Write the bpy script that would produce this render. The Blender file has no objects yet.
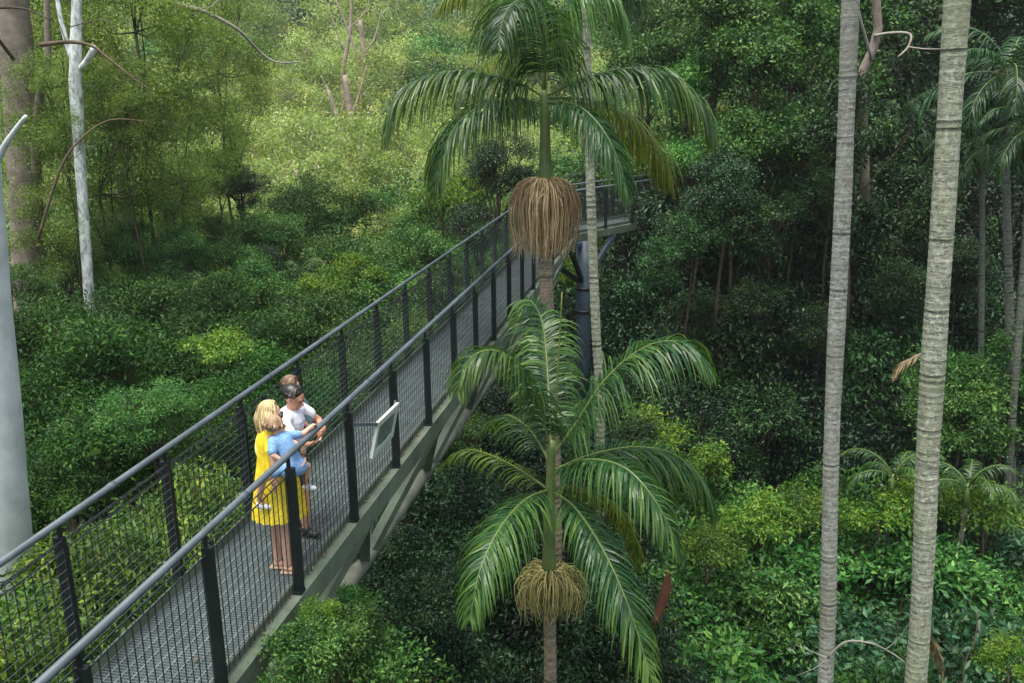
import bpy, bmesh, math, random
import numpy as np
from mathutils import Vector, Matrix
R_ = math.radians
sc = bpy.context.scene
COL = sc.collection
random.seed(7)
rng = np.random.default_rng(11)

# ------------------------------------------------------------------ camera
F_PX, PITCH, ZC, ROLL, YS = 916.5, 0.2724, 4.2365, -0.0096, 1.22
AZ = 0.1897                      # heading of the walkway, from +Y towards +X
D = Vector((math.sin(AZ), math.cos(AZ), 0)); RT = Vector((math.cos(AZ), -math.sin(AZ), 0))
cam = bpy.data.cameras.new('camera'); co = bpy.data.objects.new('camera', cam); COL.objects.link(co)
co.matrix_world = Matrix.Translation((0, 0, ZC)) @ Matrix.Rotation(math.pi/2-PITCH, 4, 'X') @ Matrix.Rotation(ROLL, 4, 'Z')
cam.sensor_width = 36; cam.lens = F_PX/1024*36; cam.clip_end = 3000; cam.clip_start = 0.05
sc.camera = co
_c, _s = math.cos(PITCH), math.sin(PITCH)

def ray(x, y):
    a = (x-512)/F_PX; b = -(y-341.5)/F_PX; cr, sr = math.cos(ROLL), math.sin(ROLL)
    u, v = a*cr-b*sr, a*sr+b*cr
    return Vector((u, _c+v*_s, -_s+v*_c))
def at(x, y, Y):
    d = ray(x, y); Y = Y*YS; t = Y/d.y
    return Vector((d.x*t, Y, ZC+d.z*t))
def px2m(x, y, Y, r):            # size in metres of r pixels at forward distance Y
    return r*(Y*YS/ray(x, y).y)/F_PX
def wk(t, lat, z=0.0):           # walkway coordinates: along, to the right, up
    return D*t + RT*lat + Vector((0, 0, z))

# ------------------------------------------------------------------ object helpers
def link(o, parent=None):
    COL.objects.link(o)
    if parent is not None: o.parent = parent
    return o
def tag(o, label=None, cat=None, group=None, kind=None):
    if label: o['label'] = label
    if cat: o['category'] = cat
    if group: o['group'] = group
    if kind: o['kind'] = kind
    return o
def empty(name, loc, rz=0.0):
    o = bpy.data.objects.new(name, None); o.location = loc; o.rotation_euler = (0, 0, rz)
    o.empty_display_size = 0.2
    return link(o)

class MB:
    """collects verts/faces, with a material index and two floats per face"""
    def __init__(s): s.v = []; s.f = []; s.mi = []; s.n = 0; s.a = []
    def add(s, verts, faces, mi=0, a=0.5):
        s.v.extend([tuple(p) for p in verts]); n = s.n
        s.f.extend([tuple(i+n for i in f) for f in faces]); s.mi.extend([mi]*len(faces)); s.a.extend([a]*len(faces))
        s.n += len(verts)
    def box(s, c, ax, ay, az, mi=0):         # centre and three half-extent vectors
        c = Vector(c); P = []
        for i in (-1, 1):
            for j in (-1, 1):
                for k in (-1, 1): P.append(c+ax*i+ay*j+az*k)
        s.add(P, [(0,1,3,2),(4,6,7,5),(0,4,5,1),(2,3,7,6),(0,2,6,4),(1,5,7,3)], mi)
    def beam(s, a, b, w, h, up=Vector((0,0,1)), mi=0):
        a = Vector(a); b = Vector(b); d = (b-a); L = d.length; d.normalize()
        sd = d.cross(up)
        if sd.length < 1e-4: sd = d.cross(Vector((1,0,0)))
        sd.normalize(); u = sd.cross(d)
        s.box((a+b)/2, d*(L/2), sd*(w/2), u*(h/2), mi)
    def tube(s, pts, rad, n=8, mi=0, cap=True, a=0.5, ell=None):
        pts = [Vector(p) for p in pts]
        if not hasattr(rad, '__len__'): rad = [rad]*len(pts)
        V = []; prev = None
        for i, p in enumerate(pts):
            t = (pts[min(i+1, len(pts)-1)]-pts[max(i-1, 0)])
            t = t.normalized() if t.length > 1e-9 else Vector((0,0,1))
            if prev is None:
                prev = t.orthogonal().normalized()
            x = (prev - t*prev.dot(t)); x = x.normalized() if x.length > 1e-6 else t.orthogonal().normalized()
            prev = x; y = t.cross(x)
            for k in range(n):
                an = 2*math.pi*k/n
                V.append(p + (x*math.cos(an)+y*math.sin(an))*rad[i])
        Fc = []
        for i in range(len(pts)-1):
            for k in range(n):
                k2 = (k+1) % n
                Fc.append((i*n+k, i*n+k2, (i+1)*n+k2, (i+1)*n+k))
        if cap:
            Fc.append(tuple(range(n-1, -1, -1))); m = (len(pts)-1)*n
            Fc.append(tuple(m+k for k in range(n)))
        s.add(V, Fc, mi, a)
    def ball(s, c, rx, ry, rz, n=10, m=7, mi=0, a=.5):
        c = Vector(c); V = [c+Vector((0,0,rz))]
        for i in range(1, m):
            th = math.pi*i/m
            for k in range(n):
                ph = 2*math.pi*k/n
                V.append(c+Vector((rx*math.sin(th)*math.cos(ph), ry*math.sin(th)*math.sin(ph), rz*math.cos(th))))
        V.append(c-Vector((0,0,rz))); Fc = []
        for k in range(n): Fc.append((0, 1+k, 1+(k+1) % n))
        for i in range(m-2):
            for k in range(n):
                a0 = 1+i*n; Fc.append((a0+k, a0+n+k, a0+n+(k+1) % n, a0+(k+1) % n))
        a0 = 1+(m-2)*n
        for k in range(n): Fc.append((a0+k, len(V)-1, a0+(k+1) % n))
        s.add(V, Fc, mi, a)
    def mesh(s, name, mats, smooth=True):
        me = bpy.data.meshes.new(name); me.from_pydata(s.v, [], s.f)
        for m in (mats if isinstance(mats, (list, tuple)) else [mats]): me.materials.append(m)
        me.polygons.foreach_set('material_index', s.mi)
        me.polygons.foreach_set('use_smooth', [smooth]*len(s.f))
        at_ = me.attributes.new('rnd', 'FLOAT', 'FACE'); at_.data.foreach_set('value', s.a)
        me.update(); return me
    def build(s, name, mats, parent=None, smooth=True):
        return link(bpy.data.objects.new(name, s.mesh(name, mats, smooth)), parent)

def np_mesh(name, V, F3, mats, mi=None, rnd=None, smooth=False):
    me = bpy.data.meshes.new(name)
    nv, nf, k = len(V), len(F3), F3.shape[1]
    me.vertices.add(nv); me.vertices.foreach_set('co', V.astype(np.float32).ravel())
    me.loops.add(nf*k); me.loops.foreach_set('vertex_index', F3.astype(np.int32).ravel())
    me.polygons.add(nf); me.polygons.foreach_set('loop_start', np.arange(0, nf*k, k, dtype=np.int32))
    me.polygons.foreach_set('loop_total', np.full(nf, k, dtype=np.int32))
    for m in (mats if isinstance(mats, (list, tuple)) else [mats]): me.materials.append(m)
    if mi is not None: me.polygons.foreach_set('material_index', mi.astype(np.int32))
    if smooth: me.polygons.foreach_set('use_smooth', np.ones(nf, dtype=bool))
    me.update(calc_edges=True)
    if rnd is not None:
        a = me.attributes.new('rnd', 'FLOAT', 'FACE'); a.data.foreach_set('value', rnd.astype(np.float32))
    return me

# ------------------------------------------------------------------ materials
def mat(name):
    m = bpy.data.materials.new(name); m.use_nodes = True
    nt = m.node_tree; nt.nodes.clear()
    return m, nt, nt.nodes, nt.links
def N(ns, t, **kw):
    n = ns.new(t)
    for k, v in kw.items():
        if k in ('operation', 'blend_type', 'data_type', 'attribute_name', 'wave_type', 'bands_direction', 'feature', 'clamp', 'interpolation_type'): setattr(n, k, v)
        else: n.inputs[k].default_value = v
    return n
def ramp(ns, stops):
    r = ns.new('ShaderNodeValToRGB'); e = r.color_ramp.elements
    while len(e) > 1: e.remove(e[0])
    e[0].position = stops[0][0]; e[0].color = (*stops[0][1], 1)
    for p, c in stops[1:]:
        x = e.new(p); x.color = (*c, 1)
    return r
def rgb8(r, g, b):
    f = lambda c: (c/255/12.92) if c/255 <= .04045 else ((c/255+.055)/1.055)**2.4
    return (f(r), f(g), f(b))

def plain(name, col, rough=.6, spec=.4, var=.25, scale=6.0, bump=.0, metal=0.0, coord='Object'):
    m, nt, ns, lk = mat(name)
    tc = ns.new('ShaderNodeTexCoord'); no = N(ns, 'ShaderNodeTexNoise', Scale=scale, Detail=6.0, Roughness=.65)
    lk.new(tc.outputs[coord], no.inputs['Vector'])
    a = tuple(max(0, c*(1-var)) for c in col); b = tuple(min(1, c*(1+var)) for c in col)
    r = ramp(ns, [(.3, a), (.7, b)]); lk.new(no.outputs['Fac'], r.inputs[0])
    p = N(ns, 'ShaderNodeBsdfPrincipled', Roughness=rough, Metallic=metal); p.inputs['Specular IOR Level'].default_value = spec
    lk.new(r.outputs[0], p.inputs['Base Color'])
    if bump:
        bm = N(ns, 'ShaderNodeBump', Strength=bump, Distance=.02); lk.new(no.outputs['Fac'], bm.inputs['Height']); lk.new(bm.outputs[0], p.inputs['Normal'])
    o = ns.new('ShaderNodeOutputMaterial'); lk.new(p.outputs[0], o.inputs[0])
    return m

def leafmat(name, dark, mid, light, rough=.42, transl=.22, spec=.5, patch=1.2, objvar=.35):
    m, nt, ns, lk = mat(name)
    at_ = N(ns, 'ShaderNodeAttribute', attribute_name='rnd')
    tc = ns.new('ShaderNodeTexCoord'); no = N(ns, 'ShaderNodeTexNoise', Scale=patch, Detail=2.0)
    lk.new(tc.outputs['Object'], no.inputs['Vector'])
    oi = ns.new('ShaderNodeObjectInfo')
    mx = N(ns, 'ShaderNodeMath', operation='MULTIPLY_ADD'); mx.inputs[1].default_value = .9; mx.inputs[2].default_value = -.45
    lk.new(no.outputs['Fac'], mx.inputs[0])
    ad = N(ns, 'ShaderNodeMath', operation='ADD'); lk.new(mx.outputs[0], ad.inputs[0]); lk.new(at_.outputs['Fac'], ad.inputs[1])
    ob = N(ns, 'ShaderNodeMath', operation='MULTIPLY_ADD'); ob.inputs[1].default_value = objvar; ob.inputs[2].default_value = -objvar/2
    lk.new(oi.outputs['Random'], ob.inputs[0])
    a2 = N(ns, 'ShaderNodeMath', operation='ADD'); lk.new(ad.outputs[0], a2.inputs[0]); lk.new(ob.outputs[0], a2.inputs[1])
    r = ramp(ns, [(0.0, dark), (.5, mid), (1.0, light)]); lk.new(a2.outputs[0], r.inputs[0])
    hs = ns.new('ShaderNodeHueSaturation'); lk.new(r.outputs[0], hs.inputs['Color'])
    hh = N(ns, 'ShaderNodeMath', operation='MULTIPLY_ADD'); hh.inputs[1].default_value = .045; hh.inputs[2].default_value = .4775
    lk.new(oi.outputs['Random'], hh.inputs[0]); lk.new(hh.outputs[0], hs.inputs['Hue'])
    p = N(ns, 'ShaderNodeBsdfPrincipled', Roughness=rough); p.inputs['Specular IOR Level'].default_value = spec
    lk.new(hs.outputs[0], p.inputs['Base Color'])
    tr = ns.new('ShaderNodeBsdfTranslucent')
    g = N(ns, 'ShaderNodeMixRGB', blend_type='MULTIPLY'); g.inputs[0].default_value = 1; g.inputs[2].default_value = (1.5, 1.5, .6, 1)
    lk.new(hs.outputs[0], g.inputs[1]); lk.new(g.outputs[0], tr.inputs[0])
    mi = N(ns, 'ShaderNodeMixShader'); mi.inputs[0].default_value = transl
    lk.new(p.outputs[0], mi.inputs[1]); lk.new(tr.outputs[0], mi.inputs[2])
    o = ns.new('ShaderNodeOutputMaterial'); lk.new(mi.outputs[0], o.inputs[0])
    return m

M = {}
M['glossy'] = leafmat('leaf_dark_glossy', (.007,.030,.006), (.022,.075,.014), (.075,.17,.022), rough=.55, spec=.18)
M['deep']   = leafmat('leaf_deep_shade',  (.0015,.007,.003), (.008,.032,.011), (.055,.135,.04), rough=.42, transl=.12, spec=.35)  # forest shade, dark gaps and leaf glints put into the leaf colours
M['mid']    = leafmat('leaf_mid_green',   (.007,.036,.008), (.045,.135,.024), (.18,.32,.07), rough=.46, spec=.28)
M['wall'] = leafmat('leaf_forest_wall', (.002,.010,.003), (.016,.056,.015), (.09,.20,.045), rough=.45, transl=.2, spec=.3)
M['teal'] = leafmat('leaf_blue_green', (.006,.035,.014), (.022,.080,.030), (.085,.20,.085), rough=.44, spec=.34)
M['bright'] = leafmat('leaf_yellow_green',(.016,.065,.010), (.075,.17,.018), (.26,.33,.035), rough=.45, transl=.3, spec=.3)
M['olive']  = leafmat('leaf_olive', (.03,.08,.012), (.125,.20,.035), (.27,.36,.07), rough=.5, transl=.45)
M['gum']    = leafmat('leaf_gum',         (.08,.15,.035), (.24,.32,.095), (.47,.51,.22), rough=.55, transl=.42, objvar=.6)  # paled leaf colours, with part of the distance haze painted in
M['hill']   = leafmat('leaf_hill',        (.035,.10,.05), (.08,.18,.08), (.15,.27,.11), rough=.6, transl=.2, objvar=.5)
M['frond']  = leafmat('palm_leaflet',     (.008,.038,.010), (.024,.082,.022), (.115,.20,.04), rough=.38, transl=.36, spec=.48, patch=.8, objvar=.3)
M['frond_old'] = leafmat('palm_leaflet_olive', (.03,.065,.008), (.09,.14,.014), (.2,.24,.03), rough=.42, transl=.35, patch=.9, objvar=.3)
M['frond_dry'] = leafmat('palm_leaflet_dry', (.06,.035,.015), (.15,.10,.045), (.30,.23,.12), rough=.7, transl=.15)
M['rachis'] = plain('rachis_green', (.10,.14,.035), .5)
M['fruit']  = leafmat('fruit_strands_tan', (.26,.19,.085), (.54,.42,.20), (.80,.70,.42), rough=.75, transl=.05, patch=3)
M['fruit2'] = leafmat('fruit_strands_olive', (.13,.10,.03), (.30,.235,.085), (.56,.47,.20), rough=.75, transl=.05, patch=3)
M['shaft']  = plain('crownshaft_green', (.10,.15,.045), .45, .5, .35, 5)
M['bark_dark'] = plain('bark_dark', (.055,.045,.03), .9, .2, .45, 6, .6)
M['bark_brown'] = plain('bark_brown', (.20,.17,.14), .85, .2, .45, 2.5, .4)
M['bark_grey'] = plain('bark_grey_pink', (.30,.235,.19), .8, .2, .35, 2.0, .3)
M['bark_smooth'] = plain('bark_smooth_pale', (.56,.60,.60), .6, .3, .22, 2.6, .15)
M['deadwood'] = plain('dead_wood', (.27,.25,.21), .8, .2, .3, 5, .3)
M['twig'] = plain('twig_brown', (.10,.075,.05), .85, .2, .3, 5)

def white_bark():
    m, nt, ns, lk = mat('bark_white_mottled')
    tc = ns.new('ShaderNodeTexCoord'); mp = ns.new('ShaderNodeMapping'); mp.inputs['Scale'].default_value = (3, 3, 1.2)
    lk.new(tc.outputs['Object'], mp.inputs[0])
    no = N(ns, 'ShaderNodeTexNoise', Scale=2.4, Detail=5.0, Roughness=.7); lk.new(mp.outputs[0], no.inputs['Vector'])
    r = ramp(ns, [(.36, (.16,.19,.13)), (.46, (.44,.48,.46)), (.6, (.78,.82,.77))]); lk.new(no.outputs['Fac'], r.inputs[0])
    p = N(ns, 'ShaderNodeBsdfPrincipled', Roughness=.7); lk.new(r.outputs[0], p.inputs['Base Color'])
    o = ns.new('ShaderNodeOutputMaterial'); lk.new(p.outputs[0], o.inputs[0]); return m
M['bark_white'] = white_bark()

def palm_bark(name, base, ring, lich, moss):
    m, nt, ns, lk = mat(name)
    tc = ns.new('ShaderNodeTexCoord')
    no = N(ns, 'ShaderNodeTexNoise', Scale=5.0, Detail=6.0, Roughness=.75); lk.new(tc.outputs['Object'], no.inputs['Vector'])
    mp = ns.new('ShaderNodeMapping'); mp.inputs['Scale'].default_value = (7, 7, 34); lk.new(tc.outputs['Object'], mp.inputs[0])
    n2 = N(ns, 'ShaderNodeTexNoise', Scale=1.0, Detail=4.0, Roughness=.85, Distortion=1.2); lk.new(mp.outputs[0], n2.inputs['Vector'])
    n3 = N(ns, 'ShaderNodeTexNoise', Scale=17.0, Detail=5.0, Roughness=.8); lk.new(tc.outputs['Object'], n3.inputs['Vector'])
    n4 = N(ns, 'ShaderNodeTexNoise', Scale=.55, Detail=2.0); lk.new(tc.outputs['Object'], n4.inputs['Vector'])
    r1 = ramp(ns, [(.40, tuple(c*.6 for c in ring)), (.49, base), (.58, tuple(c*1.55 for c in base))]); lk.new(n2.outputs['Fac'], r1.inputs[0])
    m1 = N(ns, 'ShaderNodeMixRGB', blend_type='MIX'); m1.inputs[2].default_value = (*lich, 1)
    s1 = ramp(ns, [(.53, (0,0,0)), (.58, (.9,.9,.9))]); lk.new(n3.outputs['Fac'], s1.inputs[0]); lk.new(s1.outputs[0], m1.inputs[0]); lk.new(r1.outputs[0], m1.inputs[1])
    m2 = N(ns, 'ShaderNodeMixRGB', blend_type='MIX'); m2.inputs[2].default_value = (*moss, 1)
    s2 = ramp(ns, [(.45, (0,0,0)), (.7, (.75,.75,.75))]); lk.new(n4.outputs['Fac'], s2.inputs[0]); lk.new(s2.outputs[0], m2.inputs[0]); lk.new(m1.outputs[0], m2.inputs[1])
    p = N(ns, 'ShaderNodeBsdfPrincipled', Roughness=.85); lk.new(m2.outputs[0], p.inputs['Base Color'])
    bm = N(ns, 'ShaderNodeBump', Strength=.7, Distance=.02); lk.new(n2.outputs['Fac'], bm.inputs['Height']); lk.new(bm.outputs[0], p.inputs['Normal'])
    o = ns.new('ShaderNodeOutputMaterial'); lk.new(p.outputs[0], o.inputs[0]); return m
M['palm_grey'] = palm_bark('palm_bark_grey', (.25,.265,.235), (.16,.165,.14), (.42,.45,.38), (.22,.21,.15))
M['palm_mossy'] = palm_bark('palm_bark_mossy', (.255,.265,.20), (.15,.155,.11), (.50,.54,.43), (.20,.225,.12))
M['palm_brown'] = palm_bark('palm_bark_brown', (.20,.165,.11), (.09,.075,.045), (.3,.27,.19), (.13,.12,.07))

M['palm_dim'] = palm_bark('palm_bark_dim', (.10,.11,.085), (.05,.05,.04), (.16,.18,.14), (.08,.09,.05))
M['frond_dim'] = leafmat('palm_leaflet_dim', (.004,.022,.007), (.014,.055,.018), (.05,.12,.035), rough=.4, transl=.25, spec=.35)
M['steel_dark'] = plain('post_dark_green', (.007,.013,.012), .5, .4, .4, 8, 0)  # dark green paint, blackened further to imitate posts seen against the light
M['wire'] = plain('mesh_wire', (.022,.032,.03), .5, .4, .3, 20, 0)
M['wire_light'] = plain('mesh_wire_lit', (.10,.125,.12), .5, .4, .3, 20, 0)  # paler copy of the wire, painting the highlight on horizontal wires
def stained(name, base, rust, rough):
    m, nt, ns, lk = mat(name); tc = ns.new('ShaderNodeTexCoord')
    n1 = N(ns, 'ShaderNodeTexNoise', Scale=1.6, Detail=8.0, Roughness=.7); lk.new(tc.outputs['Object'], n1.inputs['Vector'])
    n2 = N(ns, 'ShaderNodeTexNoise', Scale=5.5, Detail=8.0, Roughness=.75); lk.new(tc.outputs['Object'], n2.inputs['Vector'])
    r1 = ramp(ns, [(.3, tuple(c*.55 for c in base)), (.5, base), (.7, tuple(c*1.45 for c in base))]); lk.new(n1.outputs['Fac'], r1.inputs[0])
    r2 = ramp(ns, [(.60, (0,0,0)), (.68, (.8,.8,.8))]); lk.new(n2.outputs['Fac'], r2.inputs[0])
    mx = N(ns, 'ShaderNodeMixRGB', blend_type='MIX'); mx.inputs[2].default_value = (*rust, 1); lk.new(r2.outputs[0], mx.inputs[0]); lk.new(r1.outputs[0], mx.inputs[1])
    p = N(ns, 'ShaderNodeBsdfPrincipled', Roughness=rough); p.inputs['Specular IOR Level'].default_value = .3
    lk.new(mx.outputs[0], p.inputs['Base Color']); o = ns.new('ShaderNodeOutputMaterial'); lk.new(p.outputs[0], o.inputs[0]); return m
M['beam'] = stained('beam_weathered_green', (.105,.135,.098), (.13,.085,.05), .7)
M['steel_rail'] = stained('handrail_blue_grey', (.072,.092,.105), (.12,.13,.10), .45)
M['pipe'] = plain('pipe_grey_green', (.15,.165,.13), .7, .3, .35, 3, .15)
M['grate'] = plain('grating_galvanised', (.15,.185,.185), .5, .5, .25, 3, 0)
M['column'] = plain('column_blue_grey', (.045,.070,.09), .55, .3, .4, 1.5, .05)

def soil():
    m, nt, ns, lk = mat('soil_litter')
    tc = ns.new('ShaderNodeTexCoord'); no = N(ns, 'ShaderNodeTexNoise', Scale=1.3, Detail=9.0, Roughness=.75); lk.new(tc.outputs['Object'], no.inputs['Vector'])
    r = ramp(ns, [(.3, (.008,.012,.005)), (.5, (.012,.018,.006)), (.7, (.02,.03,.008))]); lk.new(no.outputs['Fac'], r.inputs[0])
    p = N(ns, 'ShaderNodeBsdfPrincipled', Roughness=.95); lk.new(r.outputs[0], p.inputs['Base Color'])
    bm = N(ns, 'ShaderNodeBump', Strength=1, Distance=.2); lk.new(no.outputs['Fac'], bm.inputs['Height']); lk.new(bm.outputs[0], p.inputs['Normal'])
    o = ns.new('ShaderNodeOutputMaterial'); lk.new(p.outputs[0], o.inputs[0]); return m
M['soil'] = soil()

# ------------------------------------------------------------------ terrain
def lerp_tab(tab, y):
    return np.interp(y, [a for a, _ in tab], [b for _, b in tab])
GY = [(-60,-9), (5,-9), (24,-9.5), (36,-8), (50,-6), (70,-1.5), (90,5), (125,13), (170,22), (260,40), (600,80)]
def ground(x, y):
    y = np.asarray(y, float)/YS
    z = lerp_tab(GY, np.asarray(y, float))
    x = np.asarray(x, float)
    left = 1/(1+np.exp((x+3)/2.5))          # the bank is higher on the left
    z = z + left*3.0*np.exp(-((np.asarray(y)-8)/26)**2)
    z = z - 1.0*np.exp(-((x-6)/7)**2-((np.asarray(y)-14)/9)**2)
    return z + .5*np.sin(x*.21+1)*np.cos(np.asarray(y)*.17) + .2*np.sin(x*.9)*np.sin(np.asarray(y)*.8+2)
def build_ground():
    xs = np.concatenate([np.linspace(-500,-60,12), np.linspace(-55,55,75), np.linspace(60,500,12)])
    ys = np.concatenate([np.linspace(-60,-8,8), np.linspace(-6,90,70), np.linspace(96,730,30)])
    X, Y = np.meshgrid(xs, ys); Z = ground(X, Y)
    V = np.stack([X.ravel(), Y.ravel(), Z.ravel()], 1); nx = len(xs)
    i = np.arange(len(ys)-1)[:,None]*nx+np.arange(nx-1)[None]
    F = np.stack([i, i+1, i+nx+1, i+nx], -1).reshape(-1, 4)
    o = link(bpy.data.objects.new('ground', np_mesh('ground', V, F, M['soil'], smooth=True)))
    tag(o, kind='structure')
build_ground()

# ------------------------------------------------------------------ leaves
def unit(a): return a/np.maximum(np.linalg.norm(a, axis=-1, keepdims=True), 1e-9)
def leaf_arrays(P, Dr, Nn, L, W, rnd, fold=.12, curl=.12):
    """P base, Dr direction, Nn normal hint -> two folded faces per leaf"""
    Dr = unit(Dr); S = unit(np.cross(Dr, Nn)); U = np.cross(S, Dr)
    L = L[:,None]; W = W[:,None]
    base = P; tip = P+Dr*L-U*L*curl; mid = P+Dr*L*.45
    l = mid+S*W*.5+U*W*fold; r = mid-S*W*.5+U*W*fold
    V = np.stack([base, r, tip, l], 1).reshape(-1, 3)
    i = np.arange(len(P))*4
    F = np.stack([np.stack([i, i+1, i+2], 1), np.stack([i, i+2, i+3], 1)], 1).reshape(-1, 3)
    return V, F, np.repeat(rnd, 2)

def crown(name, seed, R, zs, nl, tw, lv, L, asp, m, lobe=(.32,.5), spread=.62, tuft=.16, down=.25, upn=.62, outn=.55, hollow=.7, low=-.5):
    """lobed crown of leaf tufts; returns mesh and lobe centres"""
    g = np.random.default_rng(seed)
    lc = unit(g.normal(size=(nl, 3)))*(g.uniform(.25, 1, (nl, 1))**.5)*R*spread
    lc[:,2] *= zs; lr = g.uniform(*lobe, nl)*R; lb = g.uniform(0, 1, nl)
    T = []; TD = []; TB = []
    for c, r_, b in zip(lc, lr, lb):
        d = unit(g.normal(size=(tw*2, 3))); d = d[d[:,2] > low][:tw]
        rr = np.where(g.uniform(0, 1, (len(d), 1)) < .16, g.uniform(1, 1.42, (len(d), 1)), g.uniform(hollow, 1.08, (len(d), 1)))*r_
        p = c+d*rr*np.array([1, 1, .85*max(zs, .8)])
        T.append(p); TD.append(d); TB.append(np.full(len(d), b)*.35+g.uniform(0, .3, len(d)))
    T = np.concatenate(T); TD = np.concatenate(TD); TB = np.concatenate(TB)
    n = len(T)*lv
    P = np.repeat(T, lv, 0)+g.normal(size=(n, 3))*tuft*np.array([1, 1, .6])
    dd = np.repeat(TD, lv, 0)
    Dr = dd*.55+g.normal(size=(n, 3))*.6+np.array([0, 0, -down])
    Nn = dd*outn+g.normal(size=(n, 3))*.55+np.array([0, 0, upn])
    LL = L*g.uniform(.6, 1.25, n); rnd = np.repeat(TB, lv)*.8-.08+g.uniform(0, 1, n)**1.4*.62
    V, F, rd = leaf_arrays(P, Dr, Nn, LL, LL*asp*g.uniform(.8, 1.2, n), rnd)
    return np_mesh(name, V, F, m, rnd=rd), lc

def limbs(name, seed, R, lc, m, drop, tr):
    if len(lc) > 24: lc = lc[::3]
    g = random.Random(seed); mb = MB()
    top = Vector((g.uniform(-.1,.1)*R, g.uniform(-.1,.1)*R, -R*.55))
    pts = [Vector((g.uniform(-.2,.2)*R*.5, g.uniform(-.2,.2)*R*.5, -drop))]
    for k in range(1, 4):
        pts.append(pts[0].lerp(top, k/4)+Vector((g.uniform(-.06,.06)*R, g.uniform(-.06,.06)*R, 0)))
    pts.append(top); mb.tube(pts, [tr*1.25, tr*1.1, tr, tr*.92, tr*.85], 9)
    for c in lc:
        c = Vector(c); a = pts[-1] if g.random() < .6 else pts[-2]
        q = [a, a.lerp(c, .35)+Vector((0,0,-.06*R)), a.lerp(c, .7)+Vector((g.uniform(-.08,.08)*R, g.uniform(-.08,.08)*R, 0)), c]
        mb.tube(q, [tr*.6, tr*.42, tr*.28, tr*.12], 6)
        for _ in range(4):
            e = c+Vector((g.uniform(-1,1), g.uniform(-1,1), g.uniform(-.4,1)))*R*.38
            mb.tube([q[2], q[2].lerp(e, .5)+Vector((0,0,.05*R)), e], [tr*.2, tr*.13, tr*.05], 4, cap=False)
    return mb.mesh(name, m)

TPL = {}
def template(key, n, R, zs, nl, tw, lv, L, asp, leaf, bark, drop, tr, **kw):
    TPL[key] = []
    for i in range(n):
        s = abs(hash_(key))*10+i
        me, lc = crown(key+'_crown', s, R, zs, nl, tw, lv, L, asp, M[leaf], **kw)
        TPL[key].append((me, limbs(key+'_trunk', s, R, lc, M[bark], drop, tr), R))
def hash_(k): return sum(ord(c)*(i+3) for i, c in enumerate(k)) % 997
template('glossy', 3, 2.2, .85, 17, 50, 15, .15, .36, 'glossy', 'bark_dark', 8, .11, lobe=(.18,.44), spread=.78, tuft=.2)
template('deep',   3, 2.4, 1.0, 18, 48, 15, .16, .42, 'deep', 'bark_dark', 9, .11, lobe=(.18,.44), spread=.8, tuft=.22)
template('wall', 3, 2.4, 1.0, 18, 42, 14, .17, .42, 'wall', 'bark_dark', 9, .08, lobe=(.16,.42), spread=.85, tuft=.22)
template('mid',    4, 2.2, .80, 20, 46, 14, .135, .42, 'mid', 'bark_dark', 8, .10, lobe=(.15,.40), spread=.85, tuft=.2)
template('canopy', 4, 1.7, .72, 15, 38, 13, .16, .42, 'mid', 'bark_dark', 7, .06, tuft=.2, lobe=(.16,.42), spread=.82)
template('bluish', 2, 1.7, .72, 15, 38, 13, .16, .42, 'teal', 'bark_dark', 7, .06, tuft=.2, lobe=(.16,.42), spread=.82)
template('bright', 3, 1.3, .80, 10, 32, 13, .17, .36, 'bright', 'twig', 6, .05, down=.55, tuft=.17, lobe=(.18,.44), spread=.85)
template('shrub',  2, 1.2, .75, 11, 36, 13, .115, .42, 'mid', 'twig', 6, .045, tuft=.15, lobe=(.2,.42), spread=.8)
template('olive',  4, 2.6, 1.0, 26, 40, 14, .115, .38, 'olive', 'bark_dark', 10, .055, lobe=(.12,.3), spread=.98, tuft=.24, hollow=.3)
template('gum',    4, 3.6, .9, 26, 32, 14, .20, .34, 'gum', 'bark_grey', 14, .09, lobe=(.13,.30), spread=.95, tuft=.30, down=.5, hollow=.3)
template('hill',   2, 3.6, 1.15, 16, 44, 14, .24, .4, 'hill', 'bark_grey', 14, .16, lobe=(.2,.38), spread=.8, tuft=.3)

def tree(name, pos, R, key, label, group=None, sq=1.0, var=None, cat='tree', rz=None):
    v = TPL[key][(var if var is not None else random.randrange(99)) % len(TPL[key])]
    k = R/v[2]
    e = empty(name, pos, rz if rz is not None else random.uniform(0, 6.28)); tag(e, label, cat, group)
    e.scale = (k, k, k*sq)
    link(bpy.data.objects.new('crown', v[0]), e); link(bpy.data.objects.new('trunk', v[1]), e)
    return e
def treep(x, y, Y, r, key, label, group=None, sq=1.0, name='tree', **kw):
    return tree(name, at(x, y, Y), px2m(x, y, Y, r), key, label, group, sq, **kw)
# ------------------------------------------------------------------ vegetation
def many(rows, key, label, group, name='tree', cat='tree'):
    for r in rows:
        treep(r[0], r[1], r[2], r[3], key, label, group, r[4] if len(r) > 4 else 1.0, name=name, cat=cat)

# bushes just beyond the far handrail, bottom left
many([(15,665,7.2,82),(88,580,7.8,72),(130,560,8.6,80),(30,680,6.6,80),(190,520,9.2,62),(95,640,7.6,80),(-50,660,7.6,80),(160,610,8.8,70)],
     'bright', 'yellow-green large-leaved bush seen through the wire mesh at the lower left', 'yellow-green bushes beyond the far handrail', 'bush', 'bush')
many([(300,655,5.2,48),(330,640,5.6,40),(350,655,6.9,58),(370,665,7.2,60),(270,690,6.3,55),(345,610,7.6,36),(400,700,7.4,50)],
     'shrub', 'fresh green shrub rising against the underside of the walkway', 'shrubs under the near end of the walkway', 'shrub', 'shrub')
treep(318,612,5.6,20,'bright','small yellow-green shrub touching the walkway edge beam below the woman', name='shrub', cat='shrub')
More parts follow.
